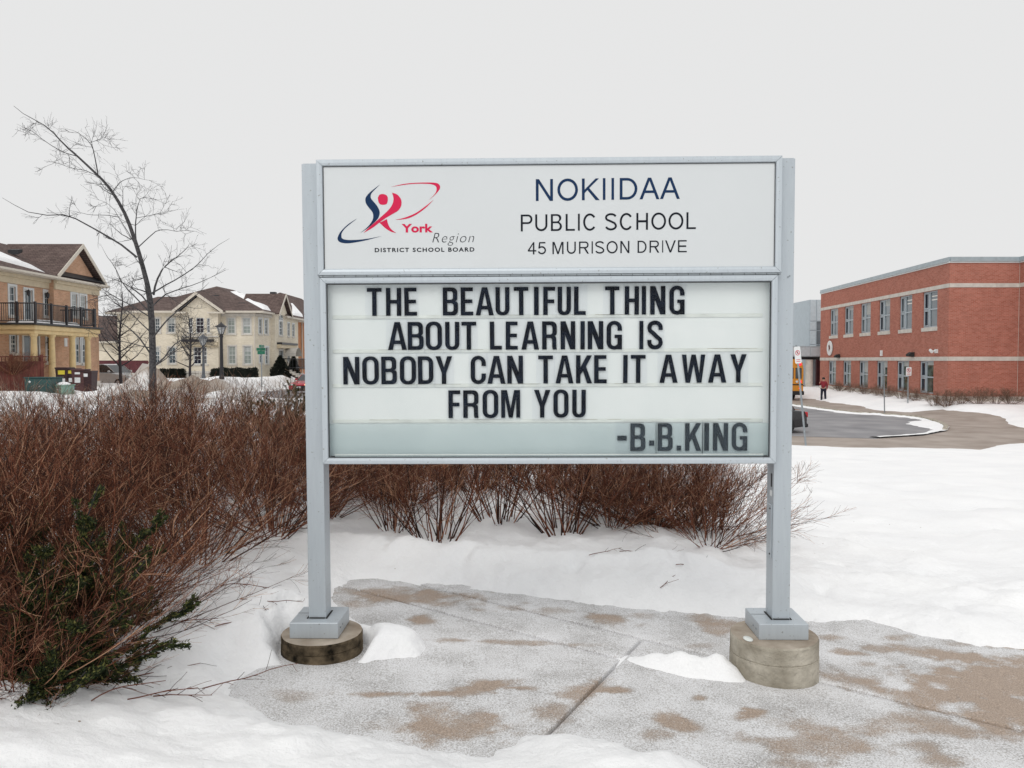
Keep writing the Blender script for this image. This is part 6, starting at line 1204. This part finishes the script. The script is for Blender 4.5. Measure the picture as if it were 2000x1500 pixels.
L1 = [limb([(668, 806), (600, 750), (540, 712), (480, 680), (400, 630), (330, 602), (290, 595), (200, 604), (120, 580), (60, 545), (10, 515)], .045, .006, -.8),
      limb([(375, 312), (320, 298), (265, 270), (200, 225), (150, 185), (80, 155)], .02, .004, .6),
      limb([(470, 405), (410, 380), (350, 372), (280, 345), (215, 335)], .016, .004, -.6),
      limb([(478, 400), (468, 340), (455, 280), (440, 245), (400, 212), (370, 190), (320, 178)], .024, .004, .7),
      limb([(440, 247), (480, 232), (520, 218), (575, 207)], .010, .003, .3),
      limb([(548, 490), (580, 445), (610, 425), (660, 415), (710, 428), (765, 436)], .016, .003, -.7),
      limb([(600, 575), (600, 520), (600, 470), (590, 440)], .016, .004, .8),
      limb([(665, 740), (660, 660), (665, 610), (670, 560), (685, 520), (720, 510), (810, 545)], .028, .004, 1.2),
      limb([(664, 615), (700, 608), (750, 598), (820, 580), (900, 570)], .012, .003, .5, YT + .6),
      limb([(580, 610), (520, 600), (440, 600), (380, 585), (310, 572)], .016, .003, -.5),
      limb([(668, 762), (630, 690), (590, 630), (550, 560), (500, 530), (430, 512)], .018, .003, .9),
      limb([(672, 760), (720, 715), (760, 680), (800, 668), (860, 680), (940, 672), (990, 695)], .022, .003, -.9),
      limb([(750, 990), (760, 930), (790, 870), (815, 840), (870, 800), (915, 760), (925, 740)], .045, .006, .9),
      limb([(735, 985), (780, 960), (820, 935), (870, 910), (930, 870), (970, 840), (1000, 800), (1060, 750), (1120, 715)], .032, .004, -.8),
      limb([(735, 1050), (700, 1000), (650, 960), (600, 930), (550, 910), (510, 900)], .035, .004, 1.0),
      limb([(735, 1080), (660, 1000), (600, 940), (560, 850), (520, 800), (490, 740)], .030, .003, .8),
      limb([(735, 1100), (640, 1040), (560, 1000), (500, 960), (450, 930)], .028, .004, -1.0),
      limb([(740, 1050), (800, 990), (880, 960), (950, 940), (1040, 900), (1100, 870)], .032, .004, 1.0),
      limb([(745, 1180), (690, 1130), (640, 1080), (560, 1030), (500, 990)], .030, .004, -.5),
      limb([(745, 1200), (800, 1130), (850, 1080), (920, 1030), (990, 960), (1020, 930)], .036, .004, -.7),
      limb([(742, 1290), (690, 1210), (630, 1150), (560, 1110), (480, 1090), (400, 1070)], .034, .004, .6),
      limb([(750, 1340), (800, 1300), (840, 1240), (900, 1200), (980, 1170), (1040, 1130)], .036, .004, -.5),
      limb([(750, 1340), (800, 1310), (870, 1250), (940, 1230), (1010, 1230), (1060, 1240)], .026, .004, .9),
      limb([(742, 1250), (690, 1240), (620, 1220), (540, 1210), (440, 1170), (390, 1140)], .026, .004, -.9)]
tree_from("bare_tree", tr, rt, L1, "tall leaning leafless grey tree rising from the hedge on the left", M['bark'], rs, "bare trees along the street", dens=1.0, tl=(.38, .85))
def rand_tree(px, Y, pybase, H_, seed, label, spread=1.0):
    rs = np.random.RandomState(seed); x = (px - 1000) / F * Y; z = float(hb(x, Y)) - .1
    K = 14; t = np.linspace(0, 1, K); trunk = np.stack([x + .12 * np.sin(t * 5 + seed) * t * H_ * .2, Y + .1 * np.cos(t * 4 + seed) * t, z + t * H_], 1); rr5 = .10 * (1 - t) ** .9 + .012
    n = 18; P0 = []; D0 = []
    for k in range(n):
        f_ = .25 + .65 * k / n; i = int(f_ * (K - 1)); P0.append(trunk[i]); a = k * 2.4 + rs.rand(); D0.append([math.cos(a), math.sin(a), .45 + .5 * f_])
    Ln = np.array([(1.9 - 1.1 * k / n) * spread for k in range(n)]); l, r_ = grow(rs, np.array(P0), np.array(D0), Ln * H_ / 5, 8, .10, .07, np.linspace(.05, .025, n), np.full(n, .008), .06)
    return tree_from("bare_tree", trunk, rr5, [(l[k], r_[k]) for k in range(n)], label, M['bark2'], rs, "bare trees along the street", dens=.9, tl=(.5, 1.0))
rand_tree(236, 50, 735, 6.3, 3, "small dark leafless tree in front of the dark plum fence", 1.25)
rand_tree(371, 60, 743, 5.6, 5, "small slim leafless tree in front of the cream house bay", 1.25)
rand_tree(1569, 92, 740, 9, 8, "distant bare tree seen under the school canopy", 1.3)

# ------------------------------------------------------------------ evergreens
def leafcloud(rs, C, S, n, size, dirs=None):           # many small leaf blades around C (N,3)
    q = rs.randint(0, len(C), n); p = C[q] + rs.normal(size=(n, 3)) * S
    d = rs.normal(size=(n, 3)) if dirs is None else dirs[q] + rs.normal(size=(n, 3)) * .45; d /= np.linalg.norm(d, axis=1, keepdims=True); e = np.cross(d, rs.normal(size=(n, 3))); e /= np.linalg.norm(e, axis=1, keepdims=True)
    s = size * (.6 + .8 * rs.rand(n, 1)); V_ = np.stack([p - e * s * .22, p + e * s * .22, p + d * s + e * s * .08, p + d * s - e * s * .08], 1)
    return V_.reshape(-1, 3), (np.arange(n)[:, None] * 4 + np.arange(4)[None, :])
def boxhedge(name, x0, x1, y, w, h, label, seed):
    rs = np.random.RandomState(seed); n = 7000; L_ = x1 - x0; z0 = float(hb((x0 + x1) / 2, y)) - .1
    u = rs.rand(n, 3) * 2 - 1; m_ = np.max(np.abs(u), 1, keepdims=True); u = u / m_ * (.9 + .1 * rs.rand(n, 1)); C = np.stack([(u[:, 0] * L_ / 2) * (1 - .04 * np.abs(u[:, 2])), u[:, 1] * w / 2, h / 2 + u[:, 2] * h / 2 + .05 * np.sin(u[:, 0] * 9)], 1)
    V1, Q1 = leafcloud(rs, C, .03, n, .11); r = empty(name, ((x0 + x1) / 2, y, z0), label, "hedge")
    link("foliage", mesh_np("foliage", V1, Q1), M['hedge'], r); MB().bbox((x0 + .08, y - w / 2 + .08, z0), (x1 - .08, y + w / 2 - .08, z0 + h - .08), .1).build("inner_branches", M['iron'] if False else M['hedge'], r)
Xc = lambda c, Y: (c2(c, 0)[0] - 1000) / F * Y
boxhedge("box_hedge", Xc(30, 67), Xc(325, 67), 67, 1.0, 1.05, "short dark clipped hedge left of the cream house bay", 1)
boxhedge("box_hedge", Xc(632, 67), Xc(1120, 67), 67, 1.1, 1.15, "long dark clipped hedge right of the cream house bay", 2)
def cone_tree(px, Y, ztop, rad, label, seed, zb_=None):
    rs = np.random.RandomState(seed); x = (px - 1000) / F * Y; z0 = float(hb(x, Y)) if zb_ is None else zb_; h = ztop - z0; n = 5000; t = rs.rand(n) ** 1.4; a = rs.rand(n) * 6.283; rr6 = rad * np.sin(np.clip((1 - t) * 1.9, 0, PI / 2)) * (.8 + .2 * rs.rand(n)) * (1 + .12 * np.sin(a * 5 + t * 9))
    C = np.stack([rr6 * np.cos(a), rr6 * np.sin(a), t * h], 1); V1, Q1 = leafcloud(rs, C, .03, n, .16, np.stack([np.cos(a) * .4, np.sin(a) * .4, np.ones(n)], 1))
    r = empty("conical_evergreen", (x, Y, z0), label, "evergreen shrub", "conical evergreens at the cream house door"); link("foliage", mesh_np("foliage", V1, Q1), M['hedge'], r)
    MB().tube([(x, Y, z0 - .1), (x, Y, z0 + h * .75)], [.3, .04], 8).build("trunk", M['bark2'], r)
cone_tree(300 + 1375 / 5.555, 70.5, CAMZ - (697.5 - 703) / F * 70.5, .80, "larger dark conical evergreen left of the steps of the cream house", 4)
cone_tree(300 + 1520 / 5.555, 75, CAMZ - (697.5 - 703) / F * 75, .55, "smaller dark conical evergreen between the step railings", 5, -.4)

# ------------------------------------------------------------------ the big bare shrubs
def shrub_mesh(seed, H_=1.25, ns=70, lean=(0, 0), dens=1.0, tilt=62, name="bare_twigs"):
    rs = np.random.RandomState(seed); n = ns; a = rs.rand(n) * 2 * PI; rad = .15 * np.sqrt(rs.rand(n)); th = np.radians(tilt) * rs.rand(n) ** .75
    P0 = np.stack([rad * np.cos(a), rad * np.sin(a), np.full(n, -.08)], 1); a2 = a + rs.normal(0, .35, n)
    D0 = np.stack([np.sin(th) * np.cos(a2) + lean[0], np.sin(th) * np.sin(a2) + lean[1], np.cos(th)], 1)
    L_ = H_ * (.78 + .34 * rs.rand(n)) * (1 + .12 * np.sin(th)); s = grow(rs, P0, D0, L_, 9, .055, .035, .0045 + .004 * rs.rand(n), np.full(n, .0019), .02)
    b = kids(rs, s[0], s[1], int(10 * dens), .22, .97, .22 * H_, .50 * H_, .48, 6, .085, .045, .55, .5, .04, .5, .0019)
    c = kids(rs, b[0], b[1], 5, .12, .98, .08 * H_, .23 * H_, .55, 4, .11, .04, .62, .7, .05, .35, .0015)
    V_, Q_ = join_np([tubes(s[0], s[1], 4), tubes(b[0], b[1], 3), tubes(c[0], c[1], 3)]); return mesh_np(name, V_, Q_)
SM_ = [shrub_mesh(s, ns=62, dens=1.0) for s in (1, 2, 3)] + [shrub_mesh(4, ns=46, dens=.8, tilt=78)] + [shrub_mesh(5, ns=34, dens=.7, tilt=40)]
for m_ in SM_: m_.materials.append(M['twig'])
SMt = SM_[4]; SMt.materials.clear(); SMt.materials.append(M['twig2'])
SMo = SM_[4].copy(); SMo.materials.clear(); SMo.materials.append(M['twig']); SMl = SM_[0].copy(); SMl.materials.clear(); SMl.materials.append(M['twig2'])
placed = 0
def shrub(x, y, k, s, rz, label, h=1.0, grp="bare red-brown shrubs round the sign", lx=0.0, ly=0.0):
    o = bpy.data.objects.new("bare_shrub", k if not isinstance(k, int) else SM_[k]); COL.objects.link(o); o.location = (x, y, ground(x, y) - .02); o.rotation_euler = (ly, lx, rz); o.scale = (s * .86, s * .86, s * h * .665)
    return tag(o, label, "shrub", grp)
E_ = [(-2.18, 3.62, 0, 1.0, "nearest bare shrub, spreading over the dark juniper at the picture's lower left"),
      (-2.15, 4.25, 3, .72, "wide low bare shrub whose dark stems sprawl onto the snow left of the low footing"),
      (-2.05, 4.95, 1, 1.0, "dense red-brown shrub leaning toward the sign's left post"),
      (-1.78, 5.65, 2, .98, "bare shrub just left of the left post with stems rising from the snow"),
      (-1.62, 6.5, 0, .84, "bare shrub whose twigs pass right behind the left post"),
      (-2.9, 4.3, 2, 1.03, "thick shrub at the left edge, above the juniper"),
      (-3.1, 5.3, 0, 1.02, "shrub filling the middle of the left hedge"),
      (-2.75, 6.1, 1, 1.05, "shrub in the left hedge below the leaning tree"),
      (-2.5, 7.1, 2, .96, "shrub behind the left hedge, below the cream house"),
      (-4.0, 5.6, 1, 1.0, "shrub at the left edge below the utility cabinet"),
      (-3.7, 6.7, 3, 1.05, "wide shrub below the brown bins"),
      (-3.5, 7.9, 0, 1.08, "shrub standing before the dirty snow heap"),
      (-1.95, 8.0, 1, .80, "reddish shrub beside the spiky yew near the left post"),
      (-1.3, 7.4, 0, 1.0, "shrub between left post and quote board, seen below the board's left corner")]
rr = random.Random(9)
E_ += [(-1.86, 3.06, 3, .40, "tiny red twigged shrub low in the snow below the juniper"), (-1.98, 3.74, 3, .66, "sprawling shrub right of the juniper, its dark stems flat over the snow"), (-1.97, 2.98, 3, .62, "low red-tipped shrub at the bottom left corner, lying over the snow"), (-2.75, 3.5, 0, .95, "shrub cut by the left picture edge, orange twig tips above the juniper")]
for (x, y, k, s, lb) in E_: shrub(x, y, k, s, rr.random() * 6.28, lb)
B_s = [(-.98, 6.35, SMo, .75, "small clump of dark upright stems just right of the left post"),
       (-.62, 6.15, SMo, 1.12, "open shrub with a dark crooked base in the snow under the board's left half"),
       (-.12, 6.8, SMo, 1.15, "shrub under the word YOU, stems fanning from the snow"),
       (.42, 6.5, SMo, 1.1, "shrub under the middle of the board with many leaning stems"),
       (.9, 6.85, 2, .95, "thick shrub under the board, right of its middle"),
       (1.25, 6.95, 2, 1.0, "dense brown shrub under the dash before the name on the board"),
       (1.62, 7.1, 0, .95, "shrub filling the space below the right end of the board"),
       (1.62, 6.3, 3, .76, "low sprawling shrub whose twigs reach past the right post"),
       (1.86, 7.1, 3, .95, "outermost shrub, its tips fanning over the snow right of the right post"),
       (-.35, 8.5, 1, .98, "back shrub low under the words FROM, dark at its base"),
       (.35, 8.6, 2, 1.0, "back shrub under the board's middle, standing behind the open stems"),
       (-.85, 8.8, 0, .95, "back shrub seen over the snow under the board's left third"),
       (1.0, 8.1, 1, 1.0, "shrub behind the row, toward the board's right half"),
       (-1.05, 7.6, 2, .9, "dense shrub under the left end of the board, dark inside")]
for (x, y, k, s, lb) in B_s: shrub(x, y, k, s, rr.random() * 6.28, lb)
for (x, y, s, lb) in ((-4.9, 7.3, 1.0, "sparse tan shrub at the left edge, snow showing between its twigs"), (-5.0, 8.9, 1.1, "sparse tan shrub below the dark teal cabinet"), (-4.2, 9.4, 1.1, "sparse tan shrub below the pale green utility box"), (-3.0, 9.3, 1.15, "tan topped shrub right in front of the leaning tree"), (-2.6, 10.4, 1.15, "tan shrub in front of the dirty snow heap, right of the tree"), (-3.9, 11.2, 1.2, "pale brown shrub on the near side of the dirty snow heap"), (-5.9, 9.6, 1.1, "thin tan shrub at the very left, in front of the red-brown fence")):
    shrub(x, y, SMt if s > 1.12 or y < 9 else SMl, s, rr.random() * 6.28, lb, grp="sparse tan shrubs behind the hedge")
SCL = ["low bare shrub at the wall under the farthest lower school window", "low bare shrub under the second farthest lower school window", "low bare shrub between the third and fourth lower school windows", "low bare shrub below the dark fourth lower window of the school",
       "low bare shrub behind the edge-on parking sign at the school wall", "low bare shrub left of the facing parking sign at the school wall", "low bare shrub under the nearest lower school window", "low bare shrub right at the near corner of the school", "first low shrub along the blank red wall from the corner",
       "second low shrub along the blank red wall from the corner", "third low shrub along the blank red wall from the corner", "fourth low shrub along the blank red wall from the corner", "last low shrub on the blank wall, at the inner wall corner"]
for i, (px, Y_) in enumerate([(1640, 60), (1662, 58), (1690, 55), (1712, 53), (1735, 51), (1760, 49), (1790, 47), (1826, 43.6), (1850, 43.0), (1880, 43.2), (1912, 43.0), (1945, 43.2), (1975, 43)]):
    x = (px - 1000) / F * Y_ ; shrub(x, Y_, SMt if i % 2 else SMl, 1.0 if i < 7 else 1.15, rr.random() * 6.28, SCL[i], .9, "low shrubs along the school wall")
# small shrub before the porch
for (px, Y_, s, lb) in ((25, 36.4, 1.15, "reddish bush rising over the red-brown fence"), (60, 38.4, 1.1, "twiggy bush by the fence end in front of the porch")):
    x = (px - 1000) / F * Y_; o = shrub(x, Y_, 0, s, 1, lb, grp="bushes by the porch fence"); o.location.z = .95
# juniper boughs, lower left
def juniper_mesh(seed, n=26, L0=.55, L1=1.0, spiky=False):
    rs = np.random.RandomState(seed); a = (rs.rand(n) - .5) * 2.6 + .25; el = np.radians(8 + 34 * rs.rand(n)); P0 = rs.normal(0, .06, (n, 3)); P0[:, 2] = .02
    D0 = np.stack([np.cos(a) * np.cos(el), np.sin(a) * np.cos(el), np.sin(el)], 1); s = grow(rs, P0, D0, L0 + (L1 - L0) * rs.rand(n), 9, .05, .03, np.full(n, .007), np.full(n, .002))
    b = kids(rs, s[0], s[1], 11, .08, 1, .12, .28, .55, 6, .06, .04, .5, .6, 0, .4, .0015); Pn = b[0]; T = np.diff(Pn, axis=1); C = ((Pn[:, 1:] + Pn[:, :-1]) / 2).reshape(-1, 3); D = T.reshape(-1, 3); D /= np.linalg.norm(D, axis=1, keepdims=True) + 1e-9
    V1, Q1 = leafcloud(rs, C, .008, 60000, .015, D); V0, Q0 = join_np([tubes(s[0], s[1], 4), tubes(b[0], b[1], 3)]); return mesh_np("stems", V0, Q0), mesh_np("needle_sprays", V1, Q1)
JS, JN = juniper_mesh(21); JS.materials.append(M['bark2']); JN.materials.append(M['needle'])
def juniper(x, y, z, s, rz, label, name="juniper_shrub", tiltx=0):
    r = empty(name, (0, 0, 0), label, "evergreen shrub", local=True); o = link("stems", JS, None, r); o = link("needle_sprays", JN, None, r); r.location = (x, y, z); r.scale = (s, s, s); r.rotation_euler = (0, tiltx, rz); return r
juniper(-2.12, 3.06, .10, .90, .3, "dark green juniper boughs hanging over the snow at the lower left")
juniper(-2.26, 3.36, .18, .95, .35, "dark juniper spreading up under the bare shrubs", tiltx=-.30)
juniper(-3.15, 10.6, .45, .9, 1.2, "spiky yellow-green yew tips above the hedge by the left post", "yew_shrub", -.6)
juniper(-2.5, 9.2, .28, .75, 1.0, "low dark yew right beside the left post behind the hedge", "yew_shrub", -.5)
# loose twigs lying on the snow
TWL = ["broken twig at the edge of the slab's lower left tip", 'curved twig lying in the hollow left of the low footing', 'twig on the snow left of the left post', 'long branched twig at the lower left, nearest the front snow bank', 'twig with fine side shoots left of the long branched one', 'twig half under the corner shrub', 'reddish twig at the bottom left corner', 'short twig at the very left bottom edge', 'twig beside the sprawling shrub stems', "short twig on the snow under the board's middle", 'branched twig on the snow below the word AWAY', 'small twig on the ridge of snow below the board', "lone twig on the snow right of the board's middle", 'thin twig between the shrub and the left post', 'twig on the snow just below the juniper', 'dark twig in front of the juniper']
for i, (px, py) in enumerate([(395, 1350), (470, 1215), (430, 1195), (300, 1395), (215, 1370), (180, 1470), (100, 1440), (60, 1460), (330, 1260), (1210, 1085), (1320, 1100), (1150, 1095), (1290, 1130), (420, 1260), (250, 1440), (150, 1400)]):
    rs = np.random.RandomState(40 + i); q = G(px, py, .13); n = 3; z = ground(q.x, q.y) + .012
    a = rs.rand() * 1.4 - .3; s = grow(rs, np.array([[0, 0, 0.]]), np.array([[math.cos(a), math.sin(a), .05 + .2 * rs.rand()]]), np.array([.22 + .25 * rs.rand()]), 8, .08, 0, np.array([.0028]), np.array([.0014]))
    k = kids(rs, s[0], s[1], 6, .2, 1, .05, .14, .6, 4, .1, .0, .7, .7, 0, .3, .0012); V_, Q_ = join_np([tubes(s[0], s[1], 4), tubes(k[0], k[1], 3)])
    o = bpy.data.objects.new("fallen_twig", mesh_np("fallen_twig", V_, Q_)); COL.objects.link(o); o.data.materials.append(M['twig']); o.location = (q.x, q.y, z)
    tag(o, TWL[i], "twig", "broken twigs on the snow")

# ------------------------------------------------------------------ person
def skin(name, verts, edges, rad, m, par, lvl=2):
    me = bpy.data.meshes.new(name); me.from_pydata(verts, edges, []); o = bpy.data.objects.new(name, me); COL.objects.link(o)
    md = o.modifiers.new("s", 'SKIN'); 
    for i, r_ in enumerate(rad): me.skin_vertices[0].data[i].radius = (r_, r_) if not isinstance(r_, tuple) else r_
    me.skin_vertices[0].data[0].use_root = True
    sb = o.modifiers.new("d", 'SUBSURF'); sb.levels = lvl; sb.render_levels = lvl
    dg = bpy.context.evaluated_depsgraph_get(); m2 = bpy.data.meshes.new_from_object(o.evaluated_get(dg)); bpy.data.objects.remove(o); m2.name = name
    m2.polygons.foreach_set("use_smooth", [True] * len(m2.polygons)); m2.materials.clear(); return link(name, m2, m, par)
pr = empty("person", (0, 0, 0), "person in dark red jacket, navy trousers and black hat standing by the drive", "person", local=True)
skinm = mat("skin_tone", (.50, .30, .22), .5, var=.05); jack = mat("dark_red_jacket", (.20, .012, .022), .8, var=.2); trou = mat("navy_trousers", (.012, .014, .03), .85, var=.2)
# x: right in photo, y: away; turned slightly to the left
bd = [(0, 0, .95), (0, 0, 1.15), (0, .0, 1.38), (0, -.01, 1.50), (0, -.02, 1.60), (0, -.02, 1.72),
      (-.17, 0, 1.42), (-.26, -.05, 1.18), (-.22, -.20, 1.36), (-.20, -.24, 1.44), (.18, 0, 1.42), (.25, .02, 1.14), (.24, -.05, .90), (.24, -.07, .82),
      (-.10, 0, .88), (-.12, -.02, .48), (-.13, .02, .08), (-.13, -.12, .03), (.10, 0, .88), (.13, -.02, .48), (.16, .02, .08), (.17, -.12, .03)]
ed = [(0, 1), (1, 2), (2, 3), (3, 4), (4, 5), (2, 6), (6, 7), (7, 8), (8, 9), (2, 10), (10, 11), (11, 12), (12, 13), (0, 14), (14, 15), (15, 16), (16, 17), (0, 18), (18, 19), (19, 20), (20, 21)]
rd = [.13, .13, .14, .055, .085, .075, .065, .05, .035, .03, .065, .05, .035, .03, .085, .055, .035, .03, .085, .055, .035, .03]
skin("body", bd, ed, rd, skinm, pr)
skin("jacket", bd[:4] + [bd[6], bd[7], bd[8], bd[10], bd[11], (.24, -.04, .93)], [(0, 1), (1, 2), (2, 3), (2, 4), (4, 5), (5, 6), (2, 7), (7, 8), (8, 9)], [(.17, .15), (.175, .16), (.18, .15), .075, .085, .07, .05, .085, .07, .055], jack, pr)
skin("trousers", [(0, 0, .96), bd[14], bd[15], bd[16], bd[18], bd[19], bd[20]], [(0, 1), (1, 2), (2, 3), (0, 4), (4, 5), (5, 6)], [.15, .105, .085, .07, .105, .085, .07], trou, pr)
mb = MB(); mb.ell((0, -.01, 1.70), (.105, .12, .095), 14, 8); mb.build("hat", M['rubber'], pr, smooth=True)
for s in (-1, 1): mb = MB(); mb.ell((s * .145 + .01, -.07, .05), (.055, .14, .055), 12, 6); mb.build("shoe", M['rubber'], pr, smooth=True)
mb = MB(); mb.ell((-.0, -.105, 1.60), (.012, .02, .02), 8, 5); 
mb.build("nose", skinm, pr, smooth=True)
q = P(1608, 785, 56); pr.location = (q.x, 56, ZR + .0); pr.rotation_euler = (0, 0, -.6)
